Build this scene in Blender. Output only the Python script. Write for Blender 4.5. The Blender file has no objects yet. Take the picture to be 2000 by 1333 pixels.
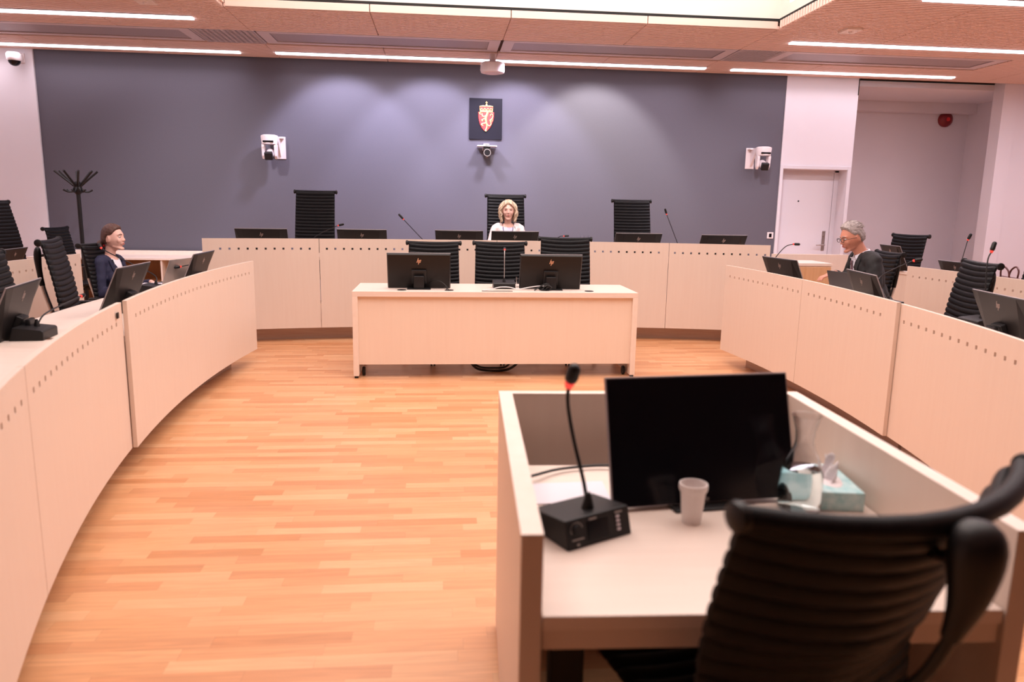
import bpy, bmesh, math, random
import numpy as np
from mathutils import Vector, Matrix, Euler
random.seed(7)
PI = math.pi
S = bpy.context.scene
C = S.collection

# ------------------------------------------------------------------ camera
cam_d = bpy.data.cameras.new('camera'); cam = bpy.data.objects.new('camera', cam_d); C.objects.link(cam)
YAW, PITCH, ROLL, EYE = .0972, .1804, .0174, 1.456
f_ = Vector((math.sin(YAW)*math.cos(PITCH), math.cos(YAW)*math.cos(PITCH), -math.sin(PITCH)))
r_ = Vector((math.cos(YAW), -math.sin(YAW), 0)); u_ = r_.cross(f_)
r2 = r_*math.cos(ROLL)+u_*math.sin(ROLL); u2 = -r_*math.sin(ROLL)+u_*math.cos(ROLL)
cam.matrix_world = Matrix(((r2.x, u2.x, -f_.x, 0), (r2.y, u2.y, -f_.y, 0), (r2.z, u2.z, -f_.z, EYE), (0, 0, 0, 1)))
cam_d.sensor_width = 36; cam_d.lens = 1448/2000*36; cam_d.clip_start = .02
cam_d.dof.use_dof = True; cam_d.dof.focus_distance = 7.6; cam_d.dof.aperture_fstop = 2.4
S.camera = cam
S.view_settings.view_transform = 'Standard'; S.view_settings.look = 'None'
S.view_settings.exposure = 0.0; S.view_settings.gamma = 1.0; S.view_settings.use_curve_mapping = False
S.cycles.max_bounces = 14; S.cycles.transmission_bounces = 14; S.cycles.use_denoising = True

# ------------------------------------------------------------------ world and large lights
W = bpy.data.worlds.new('world'); S.world = W; W.use_nodes = True
W.node_tree.nodes['Background'].inputs[0].default_value = (1, .82, .80, 1)
W.node_tree.nodes['Background'].inputs[1].default_value = .05

def area(name, loc, rot, sx, sy, power, col, spread=180):
    l = bpy.data.lights.new(name, 'AREA'); l.shape = 'RECTANGLE'; l.size = sx; l.size_y = sy
    l.energy = power; l.color = col; l.spread = math.radians(spread)
    o = bpy.data.objects.new(name, l); C.objects.link(o); o.location = loc; o.rotation_euler = rot
    return o
def spot(name, loc, target, power, col, ang, blend, rad=.10):
    l = bpy.data.lights.new(name, 'SPOT'); l.energy = power; l.color = col
    l.spot_size = math.radians(ang); l.spot_blend = blend; l.shadow_soft_size = rad
    o = bpy.data.objects.new(name, l); C.objects.link(o); o.location = loc
    o.rotation_euler = (Vector(target)-Vector(loc)).to_track_quat('-Z', 'Y').to_euler()
    return o
WARM = (1, .90, .87); PINK = (1, .80, .84)
# luminous top of the raised ceiling well
area('well_light', (.71, 4.65, 4.45), (0, 0, 0), 5.0, 6.2, 360, WARM)
# wall washers in the ceiling in front of the grey wall
for x_, c_ in ((-1.32, (.80, .76, 1)), (-.14, (.80, .76, 1)), (1.0, (.84, .78, 1)), (2.12, (1, .93, .88))):
    spot('wall_washer', (x_, 9.62, 3.32), (x_, 10.7, 2.02), 190, c_, 88, .40)
for x_ in (-3.1, .5, 3.5):  # added fill spots without fixtures, to brighten the lower grey wall
    spot('wall_fill', (x_, 8.16, 3.32), (x_, 10.7, 1.0), 330, (1, .90, .97), 82, 1.0)

# ------------------------------------------------------------------ materials
def new_mat(name, color=(.8, .8, .8), rough=.5, metal=0, **kw):
    m = bpy.data.materials.new(name); m.use_nodes = True
    b = m.node_tree.nodes['Principled BSDF']
    b.inputs['Base Color'].default_value = (*color, 1); b.inputs['Roughness'].default_value = rough
    b.inputs['Metallic'].default_value = metal
    for k, v in kw.items(): b.inputs[k.replace('_', ' ')].default_value = v
    m['b'] = 1
    return m
def nd(m, t, **kw):
    n = m.node_tree.nodes.new(t)
    for k, v in kw.items():
        if k in ('operation', 'data_type', 'blend_type', 'noise_dimensions', 'feature', 'distance', 'interpolation'): setattr(n, k, v)
    return n
def lk(m, a, b): m.node_tree.links.new(a, b)
def bsdf(m): return m.node_tree.nodes['Principled BSDF']
def noise_mat(name, c1, c2, scale=(1, 1, 1), nscale=5, rough=.5, detail=4, bump=0, bscale=None, metal=0, **kw):
    m = new_mat(name, c1, rough, metal, **kw)
    tc = nd(m, 'ShaderNodeTexCoord'); mp = nd(m, 'ShaderNodeMapping'); mp.inputs['Scale'].default_value = scale
    nz = nd(m, 'ShaderNodeTexNoise'); nz.inputs['Scale'].default_value = nscale; nz.inputs['Detail'].default_value = detail
    cr = nd(m, 'ShaderNodeValToRGB')
    cr.color_ramp.elements[0].position = .3; cr.color_ramp.elements[0].color = (*c1, 1)
    cr.color_ramp.elements[1].position = .7; cr.color_ramp.elements[1].color = (*c2, 1)
    lk(m, tc.outputs['Object'], mp.inputs[0]); lk(m, mp.outputs[0], nz.inputs['Vector'])
    lk(m, nz.outputs['Fac'], cr.inputs[0]); lk(m, cr.outputs[0], bsdf(m).inputs['Base Color'])
    if bump:
        bp = nd(m, 'ShaderNodeBump'); bp.inputs['Strength'].default_value = bump; bp.inputs['Distance'].default_value = .002
        if bscale:
            n2 = nd(m, 'ShaderNodeTexNoise'); n2.inputs['Scale'].default_value = bscale
            lk(m, tc.outputs['Object'], n2.inputs['Vector']); lk(m, n2.outputs['Fac'], bp.inputs['Height'])
        else: lk(m, nz.outputs['Fac'], bp.inputs['Height'])
        lk(m, bp.outputs[0], bsdf(m).inputs['Normal'])
    return m
def emit_mat(name, col, s):
    m = new_mat(name, (0, 0, 0), .6)
    bsdf(m).inputs['Emission Color'].default_value = (*col, 1); bsdf(m).inputs['Emission Strength'].default_value = s
    return m

M = {}
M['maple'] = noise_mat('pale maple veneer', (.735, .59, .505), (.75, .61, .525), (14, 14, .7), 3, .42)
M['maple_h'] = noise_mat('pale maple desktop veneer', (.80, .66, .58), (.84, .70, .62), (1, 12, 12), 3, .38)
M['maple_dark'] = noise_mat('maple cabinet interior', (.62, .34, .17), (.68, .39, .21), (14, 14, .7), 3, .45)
M['edge'] = noise_mat('maple edge band', (.84, .70, .61), (.87, .74, .66), (3, 3, 3), 6, .4)
M['slat'] = noise_mat('ceiling slat wood', (.88, .65, .57), (.92, .69, .61), (.6, 10, 10), 4, .55)
M['slat_back'] = new_mat('dark acoustic felt behind slats', (.10, .045, .03), .9)
M['beam'] = noise_mat('perforated grey metal', (.40, .345, .37), (.44, .38, .41), (1, 1, 1), 60, .45, metal=.2)
M['beam_frame'] = new_mat('grey painted metal frame', (.66, .58, .63), .45)
M['black_gap'] = new_mat('black shadow gap', (.01, .01, .01), .8)
M['greywall'] = noise_mat('grey woven wall covering', (.104, .099, .128), (.113, .108, .138), (1, 1, 1), 90, .8, bump=.15)
M['white'] = noise_mat('white painted wall', (.73, .70, .76), (.75, .72, .78), (1, 1, 1), 2, .7, bump=.04, bscale=150)
M['well_white'] = new_mat('bright white plaster', (.86, .80, .74), .7)
M['door'] = new_mat('white laminated door', (.68, .66, .72), .45)
M['leather'] = noise_mat('black leather', (.0065, .0065, .008), (.010, .0098, .012), (1, 1, 1), 60, .46, bump=.2, bscale=300, Specular_IOR_Level=.17)
M['plastic'] = new_mat('black plastic', (.010, .009, .010), .42, Specular_IOR_Level=.35)
M['mon_back'] = new_mat('black monitor housing', (.011, .0085, .0085), .42, Specular_IOR_Level=.28)
M['mon_side'] = new_mat('silver monitor rim', (.36, .31, .32), .45, .4)
M['screen'] = new_mat('black glossy screen', (.004, .003, .005), .18, Specular_IOR_Level=.35)
M['alu'] = new_mat('polished aluminium', (.62, .58, .58), .28, .95)
M['logo'] = new_mat('copper logo', (.85, .52, .36), .3, .3)
M['logo_dim'] = new_mat('dim grey logo', (.36, .27, .24), .35, .3)
M['wplastic'] = new_mat('white plastic', (.80, .72, .74), .4)
M['navy'] = new_mat('navy plaque', (.0065, .0055, .012), .6, Specular_IOR_Level=.2)
M['red'] = new_mat('red enamel', (.72, .03, .03), .4)
M['gold'] = new_mat('gold relief', (.86, .58, .26), .35, .4)
M['alarm'] = new_mat('red alarm plastic', (.20, .008, .012), .35)
M['rim_red'] = emit_mat('lit red microphone ring', (1, .07, .05), 1.0)
M['light'] = emit_mat('lit diffuser', (1, .90, .96), 6.0)
M['well_panel'] = emit_mat('luminous panel', (1, .93, .85), 2.2)
M['paper'] = new_mat('white paper', (.74, .70, .77), .7)
M['laptop_lid'] = new_mat('silver laptop lid', (.45, .38, .36), .35, .5)
M['laptop_dark'] = new_mat('dark grey laptop lid', (.045, .04, .045), .4)
M['cup'] = new_mat('white paper cup', (.86, .78, .76), .5)
M['glass'] = new_mat('clear glass', (.97, .98, 1), .03); bsdf(M['glass']).inputs['Transmission Weight'].default_value = 1; bsdf(M['glass']).inputs['IOR'].default_value = 1.45
M['water'] = new_mat('water', (.85, .97, .98), .02); bsdf(M['water']).inputs['Transmission Weight'].default_value = 1; bsdf(M['water']).inputs['IOR'].default_value = 1.33
M['teal'] = noise_mat('pale turquoise printed card', (.30, .58, .62), (.62, .80, .82), (1, 1, 1), 45, .5)
M['tissue'] = new_mat('white tissue', (.85, .78, .80), .9)
M['cable'] = new_mat('black cable', (.012, .011, .011), .5)
M['wcable'] = new_mat('white cable', (.8, .76, .78), .5)
M['bag'] = noise_mat('dark brown leather', (.07, .015, .015), (.10, .03, .025), (1, 1, 1), 30, .35)
M['steel'] = new_mat('brushed steel', (.42, .38, .37), .35, .9)
M['plinth'] = noise_mat('brushed steel plinth', (.46, .33, .28), (.52, .39, .33), (1, 1, 12), 4, .35, metal=.3)
M['skin'] = noise_mat('fair skin', (.76, .44, .36), (.80, .49, .41), (1, 1, 1), 12, .5)
M['skin_man'] = noise_mat('tanned skin', (.60, .25, .17), (.66, .29, .20), (1, 1, 1), 12, .5)
M['lips'] = new_mat('lips', (.50, .13, .12), .45)
M['eye_white'] = new_mat('eye white', (.7, .62, .6), .25)
M['iris'] = new_mat('iris', (.04, .03, .03), .2)
M['hair_brown'] = noise_mat('brown hair', (.06, .022, .015), (.11, .045, .03), (40, 4, 4), 8, .5, bump=.6)
M['hair_grey'] = noise_mat('grey hair', (.22, .18, .18), (.52, .45, .44), (30, 6, 30), 6, .6, bump=.7)
M['hair_blond'] = noise_mat('blond hair', (.50, .36, .24), (.78, .62, .47), (20, 20, 8), 6, .5, bump=.5)
M['suit_navy'] = noise_mat('navy wool', (.012, .012, .042), (.018, .018, .055), (1, 1, 1), 25, .8, bump=.2)
M['suit_black'] = noise_mat('charcoal wool', (.012, .011, .013), (.02, .018, .02), (1, 1, 1), 25, .75, bump=.2)
M['suit_cream'] = noise_mat('cream wool', (.86, .74, .74), (.90, .79, .79), (1, 1, 1), 25, .8, bump=.2)
M['shirt_white'] = new_mat('white shirt', (.82, .80, .88), .7)
M['shirt_lilac'] = new_mat('pale lilac top', (.70, .68, .90), .7)
M['tie'] = noise_mat('mauve grey tie', (.10, .055, .075), (.16, .09, .11), (1, 1, 1), 40, .6)
M['lanyard'] = new_mat('dark lanyard', (.05, .04, .09), .6)

# parquet: three-strip boards running left to right
def parquet():
    m = new_mat('oiled oak parquet', (.6, .3, .15), .34)
    tc = nd(m, 'ShaderNodeTexCoord'); sp = nd(m, 'ShaderNodeSeparateXYZ'); lk(m, tc.outputs['Object'], sp.inputs[0])
    def mth(op, a, b=None, c=None):
        n = nd(m, 'ShaderNodeMath', operation=op)
        for i, v in enumerate((a, b, c)):
            if v is None: continue
            if isinstance(v, (int, float)): n.inputs[i].default_value = v
            else: lk(m, v, n.inputs[i])
        return n.outputs[0]
    row = mth('FLOOR', mth('DIVIDE', sp.outputs[1], .066))
    wn = nd(m, 'ShaderNodeTexWhiteNoise', noise_dimensions='1D'); lk(m, row, wn.inputs['W'])
    shift = mth('MULTIPLY', wn.outputs['Value'], 3.1)
    u = mth('DIVIDE', mth('ADD', sp.outputs[0], shift), .46)
    col = mth('FLOOR', u)
    cv = nd(m, 'ShaderNodeCombineXYZ'); lk(m, row, cv.inputs[0]); lk(m, col, cv.inputs[1])
    w2 = nd(m, 'ShaderNodeTexWhiteNoise', noise_dimensions='2D'); lk(m, cv.outputs[0], w2.inputs['Vector'])
    cr = nd(m, 'ShaderNodeValToRGB'); e = cr.color_ramp.elements
    e[0].position = 0; e[0].color = (.57, .25, .108, 1); e[1].position = 1; e[1].color = (.72, .405, .215, 1)
    for p, c in ((.12, (.60, .275, .13, 1)), (.5, (.665, .33, .158, 1)), (.85, (.70, .365, .185, 1))):
        x = e.new(p); x.color = c
    lk(m, w2.outputs['Value'], cr.inputs[0])
    # grain, shifted per board
    mp = nd(m, 'ShaderNodeMapping'); mp.inputs['Scale'].default_value = (2.2, 30, 1); lk(m, tc.outputs['Object'], mp.inputs[0])
    ad = nd(m, 'ShaderNodeVectorMath', operation='ADD'); lk(m, mp.outputs[0], ad.inputs[0])
    sc = nd(m, 'ShaderNodeVectorMath', operation='SCALE'); sc.inputs['Scale'].default_value = 37; lk(m, w2.outputs['Color'], sc.inputs[0]); lk(m, sc.outputs[0], ad.inputs[1])
    nz = nd(m, 'ShaderNodeTexNoise'); nz.inputs['Scale'].default_value = 1.4; nz.inputs['Detail'].default_value = 5; nz.inputs['Distortion'].default_value = 1.2
    lk(m, ad.outputs[0], nz.inputs['Vector'])
    g = mth('MULTIPLY_ADD', nz.outputs['Fac'], .50, .73)
    # joints
    fy = mth('FRACT', mth('DIVIDE', sp.outputs[1], .066)); fx = mth('FRACT', u)
    jy = mth('LESS_THAN', fy, .022); jx = mth('LESS_THAN', fx, .004)
    j = mth('SUBTRACT', 1.0, mth('MULTIPLY', mth('MAXIMUM', jy, jx), .16))
    gg = mth('MULTIPLY', g, j)
    mx = nd(m, 'ShaderNodeVectorMath', operation='SCALE'); lk(m, cr.outputs[0], mx.inputs[0]); lk(m, gg, mx.inputs['Scale'])
    lk(m, mx.outputs[0], bsdf(m).inputs['Base Color'])
    return m
M['floor'] = parquet()

# ------------------------------------------------------------------ mesh helpers
class MB:
    def __init__(s): s.v = []; s.f = []; s.m = []; s.mi = 0
    def add(s, vs, fs):
        n = len(s.v); s.v += [tuple(x) for x in vs]; s.f += [tuple(i+n for i in f) for f in fs]; s.m += [s.mi]*len(fs); return s
    def mesh(s, mat4, vs, fs): return s.add([mat4 @ Vector(x) for x in vs], fs)
    def box(s, lo, hi, T=None):
        x0, y0, z0 = lo; x1, y1, z1 = hi
        vs = [(x0, y0, z0), (x1, y0, z0), (x1, y1, z0), (x0, y1, z0), (x0, y0, z1), (x1, y0, z1), (x1, y1, z1), (x0, y1, z1)]
        if T is not None: vs = [T @ Vector(v) for v in vs]
        return s.add(vs, [(0, 3, 2, 1), (4, 5, 6, 7), (0, 1, 5, 4), (1, 2, 6, 5), (2, 3, 7, 6), (3, 0, 4, 7)])
    def prism(s, pts, h0, h1, T=None):
        n = len(pts); vs = [(p[0], p[1], h0) for p in pts]+[(p[0], p[1], h1) for p in pts]
        if T is not None: vs = [T @ Vector(v) for v in vs]
        return s.add(vs, [tuple(range(n-1, -1, -1)), tuple(range(n, 2*n))]+[(i, (i+1) % n, n+(i+1) % n, n+i) for i in range(n)])
    def tube(s, pts, r, n=10, cap=True, T=None, flat=None):
        P = [Vector(p) for p in pts]; R = r if isinstance(r, (list, tuple)) else [r]*len(P)
        rings = []; up = Vector((0, 0, 1)); prev = None
        for i, p in enumerate(P):
            t = (P[min(i+1, len(P)-1)]-P[max(i-1, 0)]).normalized()
            if prev is None:
                a = t.cross(up) if abs(t.z) < .95 else t.cross(Vector((1, 0, 0)))
            else:
                a = prev-t*prev.dot(t)
            a.normalize(); prev = a; b = t.cross(a)
            k = flat if flat else 1
            rings.append([p+a*math.cos(2*PI*j/n)*R[i]+b*math.sin(2*PI*j/n)*R[i]*k for j in range(n)])
        vs = [v for g in rings for v in g]
        if T is not None: vs = [T @ v for v in vs]
        fs = [(i*n+j, i*n+(j+1) % n, (i+1)*n+(j+1) % n, (i+1)*n+j) for i in range(len(P)-1) for j in range(n)]
        if cap: fs += [tuple(range(n-1, -1, -1)), tuple((len(P)-1)*n+j for j in range(n))]
        return s.add(vs, fs)
    def lathe(s, prof, n=24, T=None):
        vs = [(r*math.cos(2*PI*j/n), r*math.sin(2*PI*j/n), z) for r, z in prof for j in range(n)]
        if T is not None: vs = [T @ Vector(v) for v in vs]
        fs = [(i*n+j, i*n+(j+1) % n, (i+1)*n+(j+1) % n, (i+1)*n+j) for i in range(len(prof)-1) for j in range(n)]
        if prof[0][0] > 1e-6: fs.append(tuple(range(n-1, -1, -1)))
        if prof[-1][0] > 1e-6: fs.append(tuple((len(prof)-1)*n+j for j in range(n)))
        return s.add(vs, fs)
    def ell(s, c, rad, rot=None, nu=20, nv=12):
        Rm = (rot.to_matrix() if isinstance(rot, Euler) else rot) if rot else Matrix.Identity(3)
        vs = []
        for i in range(nv+1):
            th = PI*i/nv
            for j in range(nu):
                ph = 2*PI*j/nu
                vs.append(Vector(c)+Rm @ Vector((rad[0]*math.sin(th)*math.cos(ph), rad[1]*math.sin(th)*math.sin(ph), rad[2]*math.cos(th))))
        fs = [(i*nu+j, (i+1)*nu+j, (i+1)*nu+(j+1) % nu, i*nu+(j+1) % nu) for i in range(nv) for j in range(nu)]
        return s.add(vs, fs)
    def cap(s, a, ra, b, rb, n=14):     # rounded tapered capsule
        a = Vector(a); b = Vector(b); t = (b-a); L = t.length; t.normalize()
        pts = []; rr = []
        for k in range(5, 0, -1):
            q = PI/2*k/5.3; pts.append(a-t*ra*math.sin(q)); rr.append(ra*math.cos(q))
        for k in range(5):
            q = k/4; pts.append(a+t*L*q); rr.append(ra+(rb-ra)*q)
        for k in range(1, 6):
            q = PI/2*k/5.3; pts.append(b+t*rb*math.sin(q)); rr.append(rb*math.cos(q))
        return s.tube(pts, rr, n)
    def build(s, name, mat, parent=None, smooth=False, bevel=0, loc=None, rot=None, seg=2):
        me = bpy.data.meshes.new(name); me.from_pydata(s.v, [], s.f)
        mats = mat if isinstance(mat, (list, tuple)) else [mat]
        for m in mats: me.materials.append(m)
        if len(mats) > 1: me.polygons.foreach_set('material_index', s.m)
        bm = bmesh.new(); bm.from_mesh(me); bmesh.ops.remove_doubles(bm, verts=bm.verts, dist=1e-6)
        bmesh.ops.recalc_face_normals(bm, faces=bm.faces); bm.to_mesh(me); bm.free()
        if smooth:
            me.polygons.foreach_set('use_smooth', [True]*len(me.polygons))
            try: me.set_sharp_from_angle(angle=math.radians(40))
            except Exception: pass
        o = bpy.data.objects.new(name, me); C.objects.link(o)
        if parent: o.parent = parent
        if loc is not None: o.location = loc
        if rot is not None: o.rotation_euler = rot
        if bevel:
            b = o.modifiers.new('bevel', 'BEVEL'); b.width = bevel; b.segments = seg; b.limit_method = 'ANGLE'; b.angle_limit = math.radians(35)
        return o

def empty(name, loc=(0, 0, 0), rz=0):
    o = bpy.data.objects.new(name, None); C.objects.link(o); o.location = loc; o.rotation_euler = (0, 0, rz); o.empty_display_size = .1
    return o
def tag(o, label, cat, group=None):
    o['label'] = label; o['category'] = cat
    if group: o['group'] = group
    return o
def struct(o): o['kind'] = 'structure'; return o
def copy_tree(o, parent=None):
    c = o.copy(); C.objects.link(c); c.parent = parent
    for ch in list(o.children): copy_tree(ch, c)
    return c
def TL(x, y, z): return Matrix.Translation((x, y, z))
def RX(a): return Matrix.Rotation(a, 4, 'X')
def RY(a): return Matrix.Rotation(a, 4, 'Y')
def RZ(a): return Matrix.Rotation(a, 4, 'Z')
def bez(p0, p1, p2, p3, n=12):
    p0, p1, p2, p3 = map(Vector, (p0, p1, p2, p3))
    return [p0*(1-t)**3+p1*3*t*(1-t)**2+p2*3*t*t*(1-t)+p3*t**3 for t in [i/n for i in range(n+1)]]
def smooth_path(pts, n=6):
    P = [Vector(p) for p in pts]; out = []
    for i in range(len(P)-1):
        a = P[max(i-1, 0)]; b = P[i]; c = P[i+1]; d = P[min(i+2, len(P)-1)]
        for k in range(n):
            t = k/n; out.append(.5*((2*b)+(-a+c)*t+(2*a-5*b+4*c-d)*t*t+(-a+3*b-3*c+d)*t**3))
    out.append(P[-1]); return out

# ------------------------------------------------------------------ room
CZ = 3.35; WY = 10.7
m = MB(); m.box((-8, -3.5, -.06), (11, 13.5, 0)); struct(m.build('floor', M['floor']))
# back wall: grey covered field, white field on its left, white wall with the door opening and the alcove on its right
m = MB(); m.box((-5.27, WY, 0), (4.93, WY+.2, 3.5)); gw = struct(m.build('wall_back', M['greywall']))
m = MB(); m.box((-8, WY, 0), (-5.9, WY+.2, 3.5)); m.box((-5.9, WY-.03, 0), (-5.275, WY+.2, 3.5)); struct(m.build('wall_back_left', M['white']))
DX0, DX1, DZ = 4.98, 5.97, 2.06
m = MB(); m.box((4.935, WY-.012, 0), (DX0, WY+.3, 3.5)); m.box((DX0, WY, DZ), (DX1, WY+.3, 3.5)); m.box((DX1, WY, 0), (6.03, WY+.3, 3.5))
struct(m.build('wall_back_right', M['white']))
m = MB(); m.box((6.03, 12.4, 0), (9.2, 12.6, 3.5)); m.box((6.03, WY+.3, 0), (6.06, 12.4, 3.5)); struct(m.build('wall_alcove_back', M['white']))
m = MB(); m.box((9.0, 10.9, 0), (9.2, 12.4, 3.5)); struct(m.build('wall_alcove_right', M['white']))
m = MB(); m.box((8.27, WY, 0), (11, WY+.2, 3.5)); m.box((8.27, WY-.02, 0), (8.5, WY, 3.5)); struct(m.build('wall_back_far_right', M['white']))
m = MB(); m.box((6.0, WY+.2, 3.28), (9.2, 12.6, 3.36)); struct(m.build('ceiling_alcove', M['white']))
m = MB(); m.box((6.06, 12.2, 3.12), (9.0, 12.4, 3.28)); struct(m.build('trim_1', M['white']))
m = MB(); m.box((-8.2, -3.5, 0), (-8, 13, 4)); struct(m.build('wall_left', M['white']))
m = MB(); m.box((11, -3.5, 0), (11.2, 13, 4)); struct(m.build('wall_right', M['white']))
m = MB(); m.box((-8.2, -3.7, 0), (11.2, -3.5, 4)); struct(m.build('wall_front', noise_mat('dark grey covered wall', (.10, .09, .10), (.12, .11, .12), (1, 1, 1), 60, .8)))
# dark joint above the door wall
m = MB(); m.box((6.018, WY-.004, 3.12), (6.03, WY-.0005, CZ)); struct(m.build('trim_2', M['black_gap']))
# door
d = empty('door_1', (0, 0, 0)); struct(d)
m = MB(); m.box((DX0+.02, WY+.23, 0), (DX1-.075, WY+.27, DZ-.03)); dl = m.build('door_leaf', M['door'], d)
m = MB(); m.box((DX0, WY+.225, 0), (DX0+.02, WY+.3, DZ)); m.box((DX1-.07, WY+.225, 0), (DX1, WY+.3, DZ)); m.box((DX0, WY+.225, DZ-.03), (DX1, WY+.3, DZ)); m.build('door_frame', M['door'], d, bevel=.003)
m = MB(); m.box((DX0-.045, WY-.018, 0), (DX0, WY-.012, DZ+.05)); m.box((DX1, WY-.012, 0), (DX1+.05, WY, DZ+.05)); m.box((DX0, WY-.012, DZ), (DX1, WY, DZ+.05)); m.build('door_casing', M['door'], d, bevel=.003)
hd = MB(); hd.box((5.79, WY+.222, .86), (5.84, WY+.23, 1.16)).build('handle_plate', M['steel'], dl, bevel=.003)
m = MB(); m.tube([(5.815, WY+.225, .95), (5.815, WY+.17, .95), (5.80, WY+.165, .95), (5.68, WY+.165, .95)], .010, 8); m.tube([(5.815, WY+.223, 1.09), (5.815, WY+.205, 1.09)], .014, 10); m.build('door_handle', M['steel'], dl, smooth=True)
m = MB(); m.tube([(5.37, WY+.232, 1.60), (5.37, WY+.224, 1.60)], .012, 12); m.build('peephole', M['plastic'], dl)

# ------------------------------------------------------------------ ceiling
RX0, RX1, RY1, RY0 = -2.13, 3.56, 8.03, 1.3     # raised well
cuts = [(RX0, RX1, RY0, RY1)]
STR = [(-8, -2.57, 10.37), (-2.13, 3.60, 10.33), (3.96, 7.22, 10.35), (-8, -2.59, 8.58), (3.97, 9.6, 8.62), (4.32, 9.6, 6.72), (-8, -2.9, 6.72), (-8, -2.9, 4.6), (4.3, 9.6, 4.6)]
SW = .055
for a, b, y in STR: cuts.append((a, b, y-SW-.01, y+SW+.01))
BEAM = [(-8, -2.83), (-2.11, .71), (.73, 3.60), (4.18, 7.12)]
BY0, BY1 = 9.10, 9.84
cuts.append((-8, 7.12, BY0, BY1))
seams = [.717+1.43*k for k in range(-7, 9)]
m = MB(); y = WY-.03; pitch = .0565; k = 0
while y > -3.4:
    y0, y1 = y-.036, y
    segs = [(-7.98, 10.98)]
    for (a, b, c, dd) in cuts:
        if y1 > c and y0 < dd:
            ns = []
            for (p, q) in segs:
                if b <= p or a >= q: ns.append((p, q)); continue
                if a > p: ns.append((p, a))
                if b < q: ns.append((b, q))
            segs = ns
    for s_ in seams:
        ns = []
        for (p, q) in segs:
            if p < s_ < q: ns += [(p, s_-.005), (s_+.005, q)]
            else: ns.append((p, q))
        segs = ns
    for (p, q) in segs:
        if q-p > .02: m.box((p, y0, CZ), (q, y1, CZ+.03))
    y -= pitch; k += 1
struct(m.build('ceiling', M['slat']))
m = MB()
for (a, b, c, dd) in ((-8.2, 11.2, RY1+.02, WY+.3), (-8.2, RX0-.02, RY0, RY1+.02), (RX1+.02, 11.2, RY0, RY1+.02), (-8.2, 11.2, -3.7, RY0)):
    m.box((a, c, CZ+.034), (b, dd, CZ+.07))
struct(m.build('ceiling_backing', M['slat_back']))
# well fascia, shadow gap, plaster walls
m = MB(); 
for s0, s1 in zip([RX0]+[s for s in seams if RX0 < s < RX1], [s for s in seams if RX0 < s < RX1]+[RX1]):
    m.box((s0+.004, RY1, CZ), (s1-.004, RY1+.02, CZ+.075))
m.box((RX0-.02, RY0, CZ+.03), (RX0, RY1, CZ+.075))
yy = RY0+.05
while yy < RY1-.03:
    m.box((RX1, yy, CZ), (RX1+.02, yy+.036, CZ+.08)); yy += pitch
struct(m.build('trim_3', M['slat'], bevel=.004))
m = MB(); m.box((RX0, RY1+.01, CZ+.075), (RX1+.02, RY1+.05, CZ+.105)); m.box((RX1+.01, RY0, CZ+.075), (RX1+.05, RY1+.05, CZ+.105)); m.box((RX0-.05, RY0, CZ+.075), (RX0-.01, RY1+.05, CZ+.105)); struct(m.build('trim_4', M['black_gap']))
m = MB(); z0, z1 = CZ+.105, 4.5
m.box((RX0-.1, RY1+.015, z0), (RX1+.1, RY1+.1, z1)); m.box((RX1+.015, RY0, z0), (RX1+.1, RY1+.015, z1)); m.box((RX0-.1, RY0, z0), (RX0-.015, RY1+.015, z1)); m.box((RX0-.1, RY0-.1, CZ), (RX1+.1, RY0, z1)); m.box((RX0-.1, RY0-.1, z1), (RX1+.1, RY1+.1, z1+.05))
struct(m.build('ceiling_well', M['well_white']))
m = MB(); m.box((RX1+.005, RY0+.6, CZ+.21), (RX1+.014, RY1-.22, 4.3)); o = m.build('well_light_panel', M['well_panel']); tag(o, 'glowing panel on the right side of the raised white ceiling well', 'light panel')

LL = ['farther of the two ceiling strip lights at upper left, nearest the grey wall', 'long strip light running above the middle of the grey wall', 'strip light in front of the door, ending above the right alcove', 'strip light at the top left corner, nearer than the one along the wall', 'second strip light from the wall on the right, beside the small ceiling plate', 'strip light cut off by the top right corner of the photo']
for i, (a, b, y) in enumerate(STR):
    e = empty('ceiling_light', ((a+b)/2, y, CZ))
    h = (b-a)/2
    q = MB(); q.box((-h, -SW-.008, 0), (h, -SW, .05)); q.box((-h, SW, 0), (h, SW+.008, .05)); q.box((-h, -SW, 0), (-h+.008, SW, .05)); q.box((h-.008, -SW, 0), (h, SW, .05)); q.build('housing', M['beam_frame'], e)
    q = MB(); q.box((-h+.01, -SW+.012, -.014), (h-.01, SW-.012, .012)); q.build('diffuser', M['light'], e)
    lt = area('strip_light', ((a+b)/2, y, CZ-.018), (0, 0, 0), 2*h-.02, 2*SW-.03, 5.2*2*h*(.62 if a > 3 and y > 10 else 2.8 if a > 3 and y > 6 else (.7 if b < 0 and y > 8 else 1)), (1, .86, .95), 176 if a > 3 and y < 10 else 140)
    tag(e, LL[i] if i < 6 else 'recessed strip light of the side ceiling, out of view nearer the camera', 'ceiling light', 'recessed strip lights')
BL = ['grey perforated chilled ceiling panel at far left above the left desks', 'grey perforated ceiling panel left of centre above the judges bench', 'grey perforated ceiling panel right of centre above the judges bench', 'grey perforated ceiling panel at right above the door']
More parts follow.
